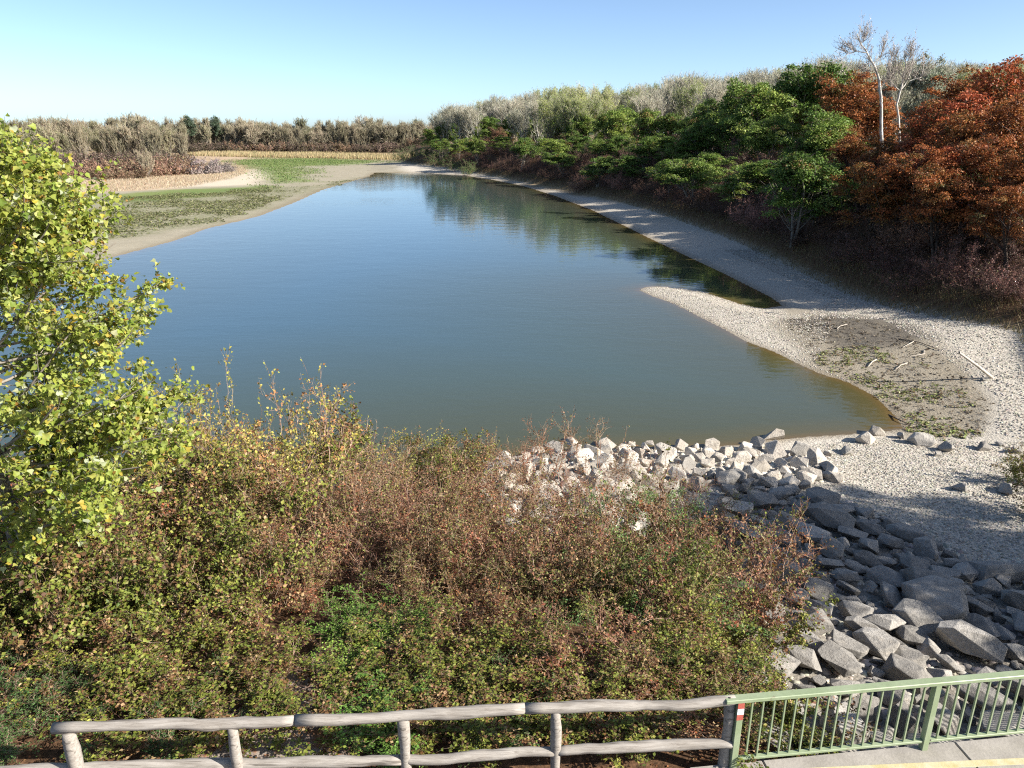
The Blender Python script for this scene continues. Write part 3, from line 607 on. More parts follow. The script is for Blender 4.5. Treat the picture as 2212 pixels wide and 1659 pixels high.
# ------------------------------------------------------------------ gravel, weeds, reeds and other uncountable stuff
def pebbles(name, pts, size, mt_cols, seed):
    R = np.random.default_rng(seed); N = len(pts)
    base = np.array([(1, 0, 0), (-1, 0, 0), (0, 1, 0), (0, -1, 0), (.3, .2, .9), (-.5, .1, .6), (.6, .6, .3), (-.6, -.6, .2), (.6, -.6, .35), (-.5, .7, .15)])
    F0 = np.array([(4, 6, 2), (4, 2, 5), (5, 2, 9), (5, 9, 1), (5, 1, 7), (4, 5, 7), (4, 7, 3), (4, 3, 8), (4, 8, 0), (4, 0, 6)])
    s = size * R.uniform(.5, 1.5, N) ** 1.6; a = R.uniform(0, 6.28, N); asp = R.uniform(.6, 1, (N, 1)); jit = R.uniform(.75, 1.25, (N, 10, 3))
    B = base[None] * jit; X = B[..., 0] * np.cos(a)[:, None] - B[..., 1] * asp * np.sin(a)[:, None]; Y = B[..., 0] * np.sin(a)[:, None] + B[..., 1] * asp * np.cos(a)[:, None]
    V = np.stack([X, Y, B[..., 2] * .75], -1) * s[:, None, None] * .5 + pts[:, None]
    F = (F0[None] + (np.arange(N) * 10)[:, None, None]).reshape(-1, 3)
    return obj(name, mesh_np(name, V.reshape(-1, 3), [F], PEB, {"col": np.repeat(pick(R, mt_cols, N, .2), 10, 0)}), kind="stuff")
PEB = leaf_mat("pebble", 0, .9, .15, 0)
def scatter(poly, N, seed, ok=None):
    R = np.random.default_rng(seed); poly = np.asarray(poly); lo, hi = poly.min(0), poly.max(0); out = []
    tot = 0
    while tot < N:
        P = R.uniform(lo, hi, (N * 2, 2)); k = sdist(P, poly) > 0
        if ok is not None: k &= ok(P, R)
        P = P[k]
        if len(P) == 0: break
        out.append(P); tot += len(P)
    P = np.concatenate(out)[:N]; return np.concatenate([P, height(P[:, 0], P[:, 1])[:, None]], 1)
GPAL = [(1, (.31, .28, .235)), (1, (.37, .335, .285)), (.35, (.48, .445, .39)), (.4, (.21, .185, .155))]
pol = [gat(*p)[:2] for p in [(1640, 1075), (1760, 960), (1900, 945), (2212, 955), (2400, 960), (2420, 1500), (2212, 1320), (2000, 1190), (1800, 1090)]]
pebbles("gravel", scatter(pol, 21000, 1), .055, GPAL, 11)
pol = [gat(*p)[:2] for p in [(1690, 690), (1800, 650), (1700, 600), (1560, 540), (1640, 530), (1900, 645), (2212, 725), (2320, 760), (2320, 955), (2150, 940), (2160, 860), (2000, 740), (1900, 690)]]
pebbles("gravel", scatter(pol, 13000, 2), .08, GPAL, 12)
pol = [gat(*p)[:2] for p in [(1380, 626), (1440, 619), (1510, 628), (1600, 656), (1680, 670), (1800, 700), (1760, 790), (1860, 835), (1770, 800), (1670, 755), (1560, 706), (1510, 682), (1440, 650)]]
pebbles("gravel", scatter(pol, 9000, 3), .065, GPAL, 13)
pol = [gat(*p)[:2] for p in [(1480, 1060), (1640, 1050), (1800, 1060), (2000, 1160), (2212, 1250), (2212, 1560), (1700, 1560), (1660, 1300)]]
pebbles("rubble", scatter(polyu, 3500, 44), .12, [(1, (.50, .455, .395)), (1, (.58, .54, .47)), (.4, (.38, .34, .29))], 45)
pebbles("rubble", scatter(pol, 2200, 4), .14, [(1, (.34, .31, .27)), (1, (.44, .40, .35)), (.6, (.26, .24, .21))], 14)
def blades(name, pts, hgt, wid, pal, seed, lean=.3, mt=None):
    R = np.random.default_rng(seed); N = len(pts); h = hgt * R.uniform(.5, 1.3, N); a = R.uniform(0, 6.28, N)
    d = np.stack([np.cos(a), np.sin(a), np.zeros(N)], 1) * wid / 2; tip = np.concatenate([R.normal(0, lean, (N, 2)) * h[:, None], h[:, None]], 1)
    V = np.stack([pts - d, pts + d, pts + tip * .55 + d * .8, pts + tip], 1).reshape(-1, 3); V[:, 2] -= .02
    F = (np.array([(0, 1, 2), (0, 2, 3)])[None] + (np.arange(N) * 4)[:, None, None]).reshape(-1, 3)
    return obj(name, mesh_np(name, V, [F], mt or LEAF, {"col": np.repeat(pick(R, pal, N, .25), 4, 0)}), kind="stuff")
DRY = [(1, (.34, .25, .14)), (1, (.42, .33, .20)), (.5, (.27, .17, .09))]
def along(line, N, seed, o0, o1):
    R = np.random.default_rng(seed); L = np.asarray(line); seg = np.diff(L, axis=0); ln = np.linalg.norm(seg, axis=1); cum = np.concatenate([[0], np.cumsum(ln)])
    s = R.random(N) ** 1.6 * cum[-1]; i = np.clip(np.searchsorted(cum, s) - 1, 0, len(seg) - 1); f = (s - cum[i]) / ln[i]
    T = seg[i] / ln[i][:, None]; P = L[i] + seg[i] * f[:, None] + np.stack([T[:, 1], -T[:, 0]], 1) * -R.uniform(o0, o1, (N, 1))
    return np.concatenate([P, height(P[:, 0], P[:, 1])[:, None]], 1)
BL = BANKLINE[:18][::-1]          # from near to far
blades("dry_grass", along(BL, 26000, 3, -2.6, .5), .42, .03, [(1, (.20, .15, .07)), (1, (.27, .2, .10)), (.7, (.13, .12, .04)), (.5, (.12, .07, .035))], 31, .45)
pol = [at(*p, .9) for p in [(-250, 455), (60, 432), (235, 411), (400, 401), (500, 382), (541, 368), (505, 355), (470, 352), (380, 352), (200, 362), (-250, 380)]]
blades("dry_reeds", scatter(pol, 46000, 5), .42, .09, [(1, (.36, .30, .20)), (1, (.42, .36, .26)), (.5, (.33, .22, .14))], 32, .35)
pol = [at(*p, 1.0) for p in [(400, 336), (560, 340), (700, 342), (862, 346), (905, 351), (880, 344), (862, 338), (700, 334), (450, 331)]]
blades("dry_reeds", scatter(pol, 16000, 6, lambda P, R: fbm(P[:, 0], P[:, 1], 14) > .42), 1.7, .22, [(1, (.48, .38, .22)), (1, (.40, .30, .17)), (.4, (.28, .27, .12))], 33, .15)
pol = [at(*p, .3) for p in [(450, 342), (1060, 345), (1060, 372), (760, 372), (640, 410), (520, 400)]]
GI = green.reshape(NR, NA)
def gval(P, arr):                        # a ground zone read off the sheet at many points
    i = np.clip(np.log(np.hypot(P[:, 0], P[:, 1] + 1) / 3.0) / math.log(3500 / 3.0) * (NR - 1), 0, NR - 1).astype(int); j = np.clip((np.arctan2(P[:, 0], P[:, 1] + 1) - ang[0]) / (ang[-1] - ang[0]) * (NA - 1), 0, NA - 1).astype(int)
    return arr.reshape(NR, NA)[i, j]
blades("marsh_grass", scatter(pol, 15000, 7, lambda P, R: gval(P, green) * (.35 + fbm(P[:, 0], P[:, 1], 20)) > R.random(len(P)) * .9), .3, .2, [(1, (.11, .18, .045)), (1, (.15, .19, .06)), (.7, (.17, .18, .08))], 34, .4)
def weeds(name, pts, size, pal, seed, n_=4):
    R = np.random.default_rng(seed); P = np.repeat(pts, n_, 0) + np.concatenate([R.normal(0, size * .6, (len(pts) * n_, 2)), R.uniform(.01, size * .35, (len(pts) * n_, 1))], 1)
    L = size * R.uniform(.5, 1.3, len(P)); V, F, k = leaves(R, P, R.normal(0, .4, P.shape) + [0, 0, 1], L, L * .7)
    return obj(name, mesh_np(name, V, [F], LEAF, {"col": np.repeat(pick(R, pal, len(P), .25), k, 0)}), kind="stuff")
pol = [at(*p, .2) for p in [(180, 425), (480, 410), (600, 396), (690, 388), (810, 376), (760, 398), (680, 425), (600, 460), (480, 500), (340, 526), (180, 550)]]
weeds("mud_weeds", scatter(pol, 6500, 8, lambda P, R: gval(P, weed) * (fbm(P[:, 0], P[:, 1], 9) + .0) + R.normal(0, .08, len(P)) > .47), .26, [(1, (.18, .19, .08)), (1, (.14, .15, .06)), (.6, (.24, .22, .13))], 35)
pol = [gat(*p)[:2] for p in [(1740, 770), (1850, 745), (1950, 760), (2060, 815), (2110, 880), (2120, 945), (2010, 955), (1960, 930), (1930, 885), (1860, 830), (1790, 800)]]
weeds("mud_weeds", scatter(pol, 520, 9, lambda P, R: fbm(P[:, 0], P[:, 1], 1.6) + R.normal(0, .06, len(P)) > .53), .12, [(1, (.16, .20, .06)), (1, (.22, .23, .10)), (.6, (.15, .10, .05))], 36, 6)
pol = [gat(*p)[:2] for p in [(1690, 690), (1800, 685), (1930, 705), (2060, 790), (2140, 870), (2130, 940), (1990, 950), (1900, 850), (1760, 780)]]
weeds("plant_debris", scatter(pol, 900, 10), .12, [(1, (.09, .065, .04)), (1, (.16, .12, .08)), (.7, (.28, .24, .18)), (.5, (.04, .035, .03))], 37, 3)
pol = [(-6.5, 6.6), (3.2, 7.0), (3.2, 9.8), (-6.5, 9.8)]
weeds("fallen_leaves", scatter(pol, 1300, 15), .055, [(1, (.26, .12, .05)), (1, (.18, .08, .035)), (.6, (.34, .2, .1))], 38, 2)

# driftwood
def tube_mesh(name, pts, r0, r1, mt, n_=7):
    V, F = tubes(np.asarray([pts], float), [r0], [r1], n_); return mesh_np(name, V, [F], mt, None, True)
DRIFT = bark_mat("bleached_driftwood", (.30, .26, .21), (.55, .50, .44), 5); DRIFTD = bark_mat("dark_driftwood", (.06, .045, .035), (.14, .11, .085), 5)
bx, by, bz = gat(2151, 815); tz = 1.9; tx, ty = at(2072, 762, tz)
pl = empty("driftwood_pole", (bx, by, bz), label="straight bleached driftwood pole leaning out of the gravel", category="driftwood")
obj("stem", tube_mesh("stem", [(0, 0, -.15), ((tx - bx) * .5, (ty - by) * .5, (tz - bz) * .5 - .04), (tx - bx, ty - by, tz - bz)], .085, .05, DRIFT), pl)
obj("twig", tube_mesh("twig", [((tx - bx) * .97, (ty - by) * .97, (tz - bz) * .97), (tx - bx + .1, ty - by + .35, tz - bz + .25), (tx - bx + .3, ty - by + .5, tz - bz + .45)], .025, .01, DRIFT), pl)
STICKS = [(1845, 742, 1900, 752, .03, 0, "long pale branch lying level across the muddy plants"), (1893, 778, 1875, 794, .07, 0, "short thick pale stick above the lily leaves"), (1975, 738, 1950, 752, .05, 0, "pale stick pointing away near the dark mud patch"), (1995, 757, 1965, 772, .045, 0, "thin pale stick right of the long level branch"), (1960, 785, 1935, 800, .05, 0, "forked pale stick lowest of the three short ones"),
    (1920, 897, 1960, 917, .05, 1, "dark curved branch at the water's corner"), (1940, 733, 2030, 758, .05, 1, "dark crooked branch left of the leaning pole"), (1652, 676, 1690, 681, .06, 0, "white bleached log at the tip of the small inlet"), (1808, 711, 1830, 702, .06, 0, "pale stick in the dark burnt-looking mud"), (1790, 707, 1805, 701, .06, 1, "short dark stick in the blackish mud patch")]
for k, (x0, y0, x1, y1, r_, d_, lab) in enumerate(STICKS):
    a_ = gat(x0, y0); b_ = gat(x1, y1); R = np.random.default_rng(k); mid = [(a_[0] + b_[0]) / 2 + R.normal(0, .12), (a_[1] + b_[1]) / 2 + R.normal(0, .12), (a_[2] + b_[2]) / 2 + .1]
    obj("driftwood_stick", tube_mesh("driftwood_stick", [(0, 0, .03), (mid[0] - a_[0], mid[1] - a_[1], mid[2] - a_[2]), (b_[0] - a_[0], b_[1] - a_[1], b_[2] - a_[2] + .05)], r_ * .62, r_ * .3, DRIFTD if d_ else DRIFT, 6), None, a_, label=lab, category="driftwood", group="sticks stranded on the mud")
LILY = plain("lily_pad", (.20, .26, .08), (.30, .33, .14), 6, .4)
bm = bmesh.new(); vs = [bm.verts.new((.13 * math.cos(t), .13 * math.sin(t), .004)) for t in np.linspace(.25, 6.03, 14)] + [bm.verts.new((0, 0, .006))]; bm.faces.new(vs); lm = bm_mesh("lily_pad", bm, LILY)
for k, (px, py) in enumerate([(1838, 799), (1861, 812), (1868, 818), (1873, 821), (1896, 818), (1906, 822), (1916, 823), (1886, 826), (1898, 828), (1934, 820), (1937, 823), (1925, 845)]):
    obj("lily_pad", lm, None, (*at(px, py, 0), .008), (0, 0, k * 1.3), (1 + .15 * (k % 3),) * 2 + (1,), label="small floating green lily pad on the brown shallow corner", category="lily pad", group="lily pads in the shallows")

# ------------------------------------------------------------------ poplar at the left edge
def make_poplar(seed):
    R = np.random.default_rng(seed); H = 8.0
    P0 = np.array([[(0, 0, -.5), (.05, 0, 1.5), (-.05, .05, 3.2), (.1, 0, 4.9), (.15, -.05, 6.2), (.3, 0, 7.2), (.45, 0, H)]], float)
    NB = 74; s1, d1, _, t1 = spawn(R, P0, NB, .17, .98, .0)
    a = R.uniform(0, 6.28, NB); a[:46] = R.normal(-.15, .8, 46); a[46:58] = R.normal(-.2, .5, 12); k_ = np.arange(46, 58); t1 = t1.copy(); t1[k_] = R.uniform(.17, .42, 12); tt = t1[k_] * 6; i_ = tt.astype(int); s1[k_] = P0[0, i_] + (P0[0, i_ + 1] - P0[0, i_]) * (tt - i_)[:, None]                              # more limbs reach over the water
    d1 = np.stack([np.cos(a), np.sin(a), R.uniform(.0, .7, NB)], 1)
    ln = (1.02 - t1) ** .55 * 3.3 + .6; P1 = grow(R, s1, d1, ln * R.uniform(.8, 1.15, NB), 8, .09, .03)
    s2, d2, _, t2 = spawn(R, P1, 12, .04, 1, .8, .12); P2 = grow(R, s2, d2, (1.25 - t2) * R.uniform(.5, 1.3, len(t2)), 6, .13, .05)
    s3, d3, _, _ = spawn(R, P2, 3, .2, 1, .8, .1); P3 = grow(R, s3, d3, R.uniform(.15, .5, len(s3)), 4, .15, .03)
    V, F = join([tubes(P0, [.17], [.03], 9)]); trunk = mesh_np("trunk", V, F, BARK_GREY, None, True)
    V, F = join([tubes(P1, .012 + .035 * (1 - t1), np.full(NB, .008), 5), tubes(P2, np.full(len(P2), .008), np.full(len(P2), .003), 4), tubes(P3, np.full(len(P3), .004), np.full(len(P3), .002), 3)])
    br = mesh_np("branch", V, F, BARK_GREY, None, True)
    pos = np.concatenate([spawn(R, P2, 12, .1, 1, .5)[0], spawn(R, P3, 10, .1, 1, .5)[0]]); pos += R.normal(0, .05, pos.shape)
    N = len(pos); nr = unit(R.normal(0, .8, (N, 3)) + [.35, -.25, .35]); L = .088 * R.uniform(.5, 1.35, N)
    col = pick(R, [(4, (.31, .34, .06)), (1.6, (.22, .27, .045)), (3, (.39, .40, .10)), (.7, (.46, .35, .06)), (.7, (.42, .44, .24)), (.3, (.30, .15, .04))], N, .2)
    return trunk, br, pos, nr, L, col, R
tk, br, pos, nr, L, col, R = make_poplar(3)
PX0, PY0 = -8.95, 11.7
pz = hz(PX0, PY0); pop = empty("poplar_tree", (PX0, PY0, pz), label="yellow-green leafy poplar filling the left edge of the view", category="tree")
obj("trunk", tk, pop); obj("branch", br, pop, kind="stuff")
# the leaves that show largest are objects of their own, the rest one mass
wp = pos + np.array([PX0, PY0, pz]); zc = wp[:, 1] * CT + (CH - wp[:, 2]) * ST; ppx = 1106 + FP * wp[:, 0] / zc; ppy = 829.5 - FP * ((wp[:, 2] - CH) * CT + wp[:, 1] * ST) / zc
size = np.where((ppx > 5) & (ppx < 480) & (ppy > 150), L / zc, 0); top = np.argsort(-size)[:300]; rest = np.setdiff1d(np.arange(len(pos)), top)
V, F, k = leaves(R, pos[rest], nr[rest], L[rest], L[rest] * .95, DELTA, DELTA_F)
obj("foliage", mesh_np("foliage", V, [F], LEAF_SHINY, {"col": np.repeat(col[rest], k, 0)}), pop, kind="stuff")
lmes = []
for c_ in [(.29, .33, .055), (.19, .25, .045), (.38, .39, .09), (.42, .45, .30), (.45, .32, .06)]:
    lmes.append(mesh_np("leaf", DELTA * [1, .95, 1], [DELTA_F], LEAF_SHINY, {"col": np.tile([c_], (len(DELTA), 1))}))
lp = R.choice(5, 300, p=[.38, .28, .18, .09, .07])
for q, j in enumerate(top):
    qd = Vector(nr[j]).to_track_quat('Z', 'Y') @ Quaternion((0, 0, 1), R.uniform(0, 6.28)); o = obj("leaf", lmes[lp[q]], pop, tuple(pos[j]), qd.to_euler(), (L[j],) * 3)

# ------------------------------------------------------------------ thicket on the near slope
OLIVE = [(3, (.15, .175, .03)), (2.2, (.21, .22, .045)), (1.2, (.09, .115, .025)), (1.7, (.175, .095, .042)), (1.2, (.10, .052, .026)), (.5, (.34, .24, .12))]
BROWN = [(2.6, (.225, .118, .062)), (1.6, (.12, .055, .03)), (1.9, (.18, .175, .045)), (1.3, (.33, .20, .11)), (.7, (.30, .10, .045)), (1.0, (.24, .24, .075))]
BRIGHT = [(3, (.16, .27, .045)), (2, (.23, .34, .07)), (1, (.09, .165, .03))]
YEL = [(2.4, (.28, .27, .055)), (1.8, (.35, .30, .075)), (1.5, (.18, .19, .04)), (1.0, (.30, .16, .06))]
ROSE = [(2, (.13, .20, .045)), (1.8, (.19, .235, .05)), (1.4, (.20, .11, .05)), (1.0, (.30, .20, .07))]
DARKG = [(3, (.06, .12, .035)), (2, (.09, .16, .04)), (.6, (.12, .17, .07))]
TW = [(1.2, (.27, .17, .115)), (1, (.40, .30, .215)), (.9, (.20, .105, .07))]
SH = {
 "olive": [make_shrub(s_, 2.4, 1.5, 13, 9, 7, 7, OLIVE, .092) for s_ in (1, 2, 3)],
 "brown": [make_shrub(s_, 2.4, 1.5, 15, 10, 7, 5, BROWN, .068, TW, 120, 5) for s_ in (4, 5, 6)],
 "bare": [make_shrub(s_, 2.3, 1.7, 14, 10, 8, 2, BROWN, .06, TW, 60, 9, .7, .2) for s_ in (7, 8)],
 "bright": [make_shrub(9, 2.4, 1.1, 16, 10, 7, 7, BRIGHT, .07, None, 0, 3, .35)],
 "yellow": [make_shrub(s_, 2.5, 1.3, 13, 8, 6, 5, YEL, .072, TW, 0, 6) for s_ in (10, 11)],
 "rose": [make_shrub(s_, 2.3, 1.6, 13, 8, 7, 4, ROSE, .055, TW, 260, 4, .8) for s_ in (12, 13)],
 "sparse": [make_shrub(s_, 2.2, 1.5, 9, 8, 5, 2, [(2, (.24, .12, .06)), (1, (.14, .065, .035)), (.7, (.20, .20, .06))], .062, TW, 30, 5, .6) for s_ in (16, 17)],
 "dark": [make_shrub(14, 1.9, 1.4, 13, 8, 7, 6, DARKG, .05, None, 0, 2)],
 "green": [make_shrub(15, 2.3, 1.5, 14, 9, 7, 6, [(3, (.11, .22, .06)), (2, (.17, .29, .09)), (1, (.06, .13, .035)), (.4, (.22, .20, .07))], .062, None, 60, 6, .9)],
}
SL = {"olive": "olive shrub turning brown", "brown": "brown-leaved twiggy shrub", "bare": "nearly bare thorny shrub", "bright": "fresh bright-green leafy shrub", "yellow": "yellowish loose shrub", "rose": "wild rose shrub with red hips", "dark": "dark green small-leaved shrub", "green": "leafy green rose shrub", "sparse": "sparse see-through brown shrub"}
ROWS = {  # row: (Y, z of tops wanted as picture row), entries (px, Y, top row, kind)
 "in the row above the fence": [(5, 10.4, 1162, "olive"), (75, 10.3, 1202, "olive"), (-60, 9.0, 1500, "dark"), (60, 9.0, 1470, "dark"), (190, 9.1, 1402, "olive"), (330, 9.2, 1392, "olive"), (450, 9.4, 1372, "olive"), (750, 9.5, 1392, "olive"), (900, 9.2, 1442, "olive"), (1010, 9.4, 1372, "olive"), (1130, 9.3, 1392, "olive"), (1270, 9.4, 1352, "brown"), (1390, 9.4, 1372, "olive"), (1500, 9.7, 1352, "olive"), (1575, 9.6, 1412, "olive"), (1640, 9.4, 1570, "dark")],
 "behind the fence rails": [(-30, 8.3, 1570, "dark"), (80, 8.2, 1580, "dark"), (180, 8.3, 1560, "dark"), (290, 8.3, 1554, "olive"), (390, 8.3, 1555, "dark"), (480, 8.3, 1559, "olive"), (540, 8.4, 1574, "olive"), (765, 8.5, 1554, "olive"), (830, 8.3, 1560, "bright"), (930, 8.3, 1554, "olive"), (1030, 8.3, 1539, "olive"), (1130, 8.4, 1545, "dark"), (1230, 8.4, 1534, "olive"), (1330, 8.4, 1539, "olive"), (1430, 8.5, 1534, "brown"), (1530, 8.6, 1534, "olive"), (1620, 8.9, 1552, "olive")],
 "in the second row": [(-50, 11, 1222, "olive"), (90, 10.9, 1232, "olive"), (230, 11, 1172, "olive"), (370, 11.2, 1152, "olive"), (500, 11.3, 1172, "olive"), (690, 12.6, 1212, "brown"), (585, 12.3, 1172, "brown"), (1350, 12.6, 1190, "green"), (1440, 12.4, 1200, "green"), (1475, 10.8, 1330, "green"), (800, 11.0, 1300, "bright"), (840, 10.3, 1370, "bright"), (805, 9.7, 1440, "bright"), (930, 11.6, 1212, "brown"), (1060, 11.5, 1222, "brown"), (990, 12.8, 1122, "brown"), (1120, 12.8, 1112, "brown"), (870, 12.7, 1142, "bare"), (1240, 12.9, 1102, "brown"), (1180, 11.6, 1172, "brown"), (1300, 12, 1210, "green"), (1420, 11.7, 1172, "olive"), (1520, 11.6, 1192, "brown"), (1580, 11.3, 1272, "olive")],
 "mid thicket": [(-40, 13.5, 1104, "olive"), (110, 13.6, 1084, "brown"), (250, 13.5, 1074, "olive"), (380, 13.8, 1054, "brown"), (510, 14, 1034, "olive"), (640, 14.2, 1044, "brown"), (700, 15.4, 1004, "bare"), (760, 14.2, 1064, "bare"), (880, 14, 1074, "brown"), (1000, 14.1, 1064, "brown"), (945, 15.5, 1024, "bare"), (1110, 14, 1074, "brown"), (1220, 14.2, 1084, "brown"), (1340, 14.4, 1065, "green"), (1450, 14.1, 1074, "rose"), (1530, 13.9, 1084, "brown"), (1590, 13.6, 1140, "sparse")],
 "in the row before the water": [(40, 16.5, 990, "brown"), (200, 16.6, 985, "brown"), (340, 16.8, 960, "olive"), (470, 17, 930, "yellow"), (590, 17, 930, "yellow"), (700, 17, 965, "bare"), (820, 17, 975, "bare"), (940, 17.2, 985, "brown"), (1040, 17, 1000, "bare"), (1150, 17.4, 1010, "sparse"), (1240, 17.6, 1020, "sparse"), (1330, 17, 1050, "sparse"), (1410, 17, 1050, "green"), (1500, 17, 1060, "rose"), (1560, 16.6, 1080, "sparse")],
 "at the water's edge": [(400, 19.5, 870, "yellow"), (500, 19.8, 880, "yellow"), (600, 20, 875, "yellow"), (700, 20.4, 915, "olive"), (790, 20.6, 950, "bare"), (870, 21, 950, "yellow"), (950, 21, 950, "olive"), (1010, 20.6, 960, "olive"), (1090, 21, 940, "bare"), (1130, 19.2, 985, "sparse"), (1225, 19.4, 985, "sparse"), (1315, 19.3, 1000, "sparse"), (1400, 18.6, 1030, "sparse"), (1185, 21.3, 895, "sparse"), (1285, 21.5, 905, "sparse"), (1370, 20.6, 985, "sparse"), (1470, 20, 1020, "sparse")],
}
rv = np.random.default_rng(24)
for row, ent in ROWS.items():
    ths = []
    for px, Y, top_, kd in ent:
        zt = zat(top_, Y); x = xat(px, Y, (zt + hz(xat(px, Y, 3), Y)) / 2); z0 = hz(x, Y); h_ = max(.55, zt - z0); pr = SH[kd][rv.integers(len(SH[kd]))]
        hp = {"dark": 1.9}.get(kd, 2.35) * 1.05; sz_ = h_ / hp; sx_ = float(np.clip(sz_, .6, 1.15))
        ths.append(plant({"bright": "privet_bush"}.get(kd, "shrub"), pr, x, Y, sx_, f"{SL[kd]} {row}", "shrub", "shrubs of the near thicket", rv.uniform(0, 6.28), sz_))
    number(ths)

# ------------------------------------------------------------------ right bank
GRN = [(3, (.13, .205, .036)), (2, (.18, .25, .05)), (1.5, (.07, .12, .025)), (.9, (.24, .29, .075)), (.3, (.20, .12, .045))]
LGRN = [(2, (.14, .22, .05)), (2, (.18, .26, .065)), (.8, (.10, .15, .04))]
RED = [(3, (.31, .098, .032)), (2.0, (.41, .145, .045)), (1.8, (.17, .058, .024)), (1.0, (.24, .13, .04)), (.8, (.12, .10, .03))]
BRN = [(2, (.16, .09, .05)), (1.5, (.12, .07, .04)), (1, (.12, .11, .04)), (.8, (.22, .12, .06))]
AIL = [make_tree(s_, 13, 4.9, .2, 125, 125, .28, GRN, 1.1, .62, BARK_GREY, .12, 2, lobes=10) for s_ in (31, 32, 33)]
LG = [make_tree(34, 6, 2.4, .1, 45, 110, .26, LGRN, .75, .6, BARK_GREY, .3, 1)]
REDT = [make_tree(s_, 11, 4.6, .2, 140, 120, .20, RED, 1.0, .46, BARK_DARK, .16, 2, lobes=9) for s_ in (35, 36, 37)]
BRNT = [make_tree(s_, 9, 3.2, .15, 70, 110, .2, BRN, .95, .5, BARK_DARK, .2, 2) for s_ in (38, 39)]
UND = [[(2, (.10, .055, .045)), (1.5, (.15, .085, .065)), (.7, (.08, .07, .03)), (.4, (.2, .09, .05))]]
UNDS = [make_shrub(s_, 3.0, 2.6, 20, 9, 7, 2, UND[0], .13, [(1, (.12, .08, .065)), (1, (.18, .125, .10)), (.5, (.09, .055, .045))], 0, 6, .8) for s_ in (51, 52, 53)]
PINK = [make_shrub(54, 3.0, 2.2, 26, 10, 8, 2, [(1, (.20, .10, .07)), (1, (.26, .14, .10))], .10, [(1, (.24, .15, .12)), (1, (.32, .22, .18))], 0, 0, .7)]
BY = [at(*p, 1.0)[1] for p in bank_px]
def bankY(px, sb):                       # distance of the bank's foot in that column, plus a setback
    return float(np.interp(px, [p[0] for p in bank_px], BY)) + sb
def stand(px, top_, sb, reach):          # far enough up the bank that the tree's shade falls no more than reach metres onto the gravel
    Y = bankY(px, sb)
    for _ in range(90):
        zt = zat(top_, Y); x = xat(px, Y, zt * .6); bd = sdist([(x, Y)], BANK)[0] - .32 * max(zt - 3, 0)
        if (zt - .7) * 1.73 <= bd / .83 + reach: break
        Y += 1.5
    return Y
ths = []
for px, sb, top_ in [(935, 14, 278), (960, 16, 270), (985, 14, 266), (1010, 14, 264), (1040, 14, 256), (1070, 14, 252), (1105, 13, 247), (1140, 12, 254), (1170, 12, 258), (1205, 12, 256), (1240, 13, 250), (1272, 13, 243), (1305, 12, 246), (1335, 12, 240), (1368, 11, 234), (1402, 12, 236), (1440, 11, 246),
        (1495, 14, 246), (1530, 15, 214), (1570, 15, 188), (1615, 16, 178), (1660, 16, 183), (1705, 17, 166), (1750, 18, 143), (1790, 22, 139),
        (950, 9, 300), (990, 9, 300), (1035, 9, 298), (1085, 9, 296), (1125, 9, 298), (1165, 9, 300), (1210, 8, 302), (1255, 8, 296), (1300, 8, 300), (1345, 8, 292), (1385, 8, 296), (1425, 8, 296), (1480, 8, 300), (1520, 8, 275), (1560, 8, 260), (1605, 8, 250), (1650, 8, 262), (1695, 8, 250), (1740, 8, 245), (1770, 8, 268), (1545, 5, 330), (1600, 4, 350), (1660, 4, 345), (1720, 5, 330), (1765, 5, 345), (1450, 5, 345), (1500, 5, 345), (1370, 5, 335), (1290, 5, 338), (1220, 5, 330)]:
    Y = stand(px, top_, sb, rv.choice([1, 3, 6, 11]) + (6 if top_ > 258 else 0)); zt = zat(top_, Y); x = xat(px, Y, zt * .6); z0 = hz(x, Y); s_ = (zt - z0) / 12.6; ths.append(plant("leafy_tree", AIL[rv.integers(3)], x, Y, max(s_, .75) * 1.1, "dark green leafy tree on the right bank", "tree", "green trees along the right bank", rv.uniform(0, 6.28), s_))
number(ths)
for px, sb, top_, lab in [(1785, 5, 296, "small bright-green leafy sapling in front of the red trees"), (1725, 4, 352, "low bright-green sapling beside the dark shrubs, left of the brighter one"), (1432, 4, 318, "light green young tree before the dark green row"), (1380, 4, 338, "lighter green low tree at the foot of the green row"), (1205, 4, 325, "pale green young tree in the shade of the green row")]:
    Y = stand(px, top_, sb, 4); zt = zat(top_, Y); x = xat(px, Y, zt * .7); z0 = hz(x, Y); s_ = (zt - z0) / 5.8; plant("sapling", LG[0], x, Y, s_, lab, "tree", "young trees on the right bank", rv.uniform(0, 6.28))
ths = []
for px, sb, top_ in [(1838, 18, 172), (1850, 14, 215), (1885, 16, 310), (1930, 16, 310), (1990, 22, 262), (2040, 24, 200), (2100, 26, 166), (2160, 28, 150), (2215, 30, 132), (2060, 11, 262), (2130, 13, 240), (2195, 15, 225), (1965, 9, 330), (2040, 7, 380), (1890, 9, 350), (2120, 6, 400), (2190, 6, 410), (1840, 8, 300), (2190, 10, 320), (1800, 10, 290), (1880, 10, 330), (1930, 8, 375), (2000, 8, 330), (2080, 10, 320), (2150, 12, 300), (2060, 18, 215), (2010, 14, 280), (2235, 14, 250)]:
    Y = stand(px, top_, sb, rv.choice([1, 3, 6, 11]) + (6 if top_ > 290 else 0)); zt = zat(top_, Y); x = xat(px, Y, zt * .6); z0 = hz(x, Y); s_ = max(.3, (zt - z0) / 10.4); ths.append(plant("autumn_tree", REDT[rv.integers(3)], x, Y, s_ * 1.1, "rust-red autumn tree on the right bank", "tree", "rust-red trees along the right bank", rv.uniform(0, 6.28), s_))
number(ths)
ths = []
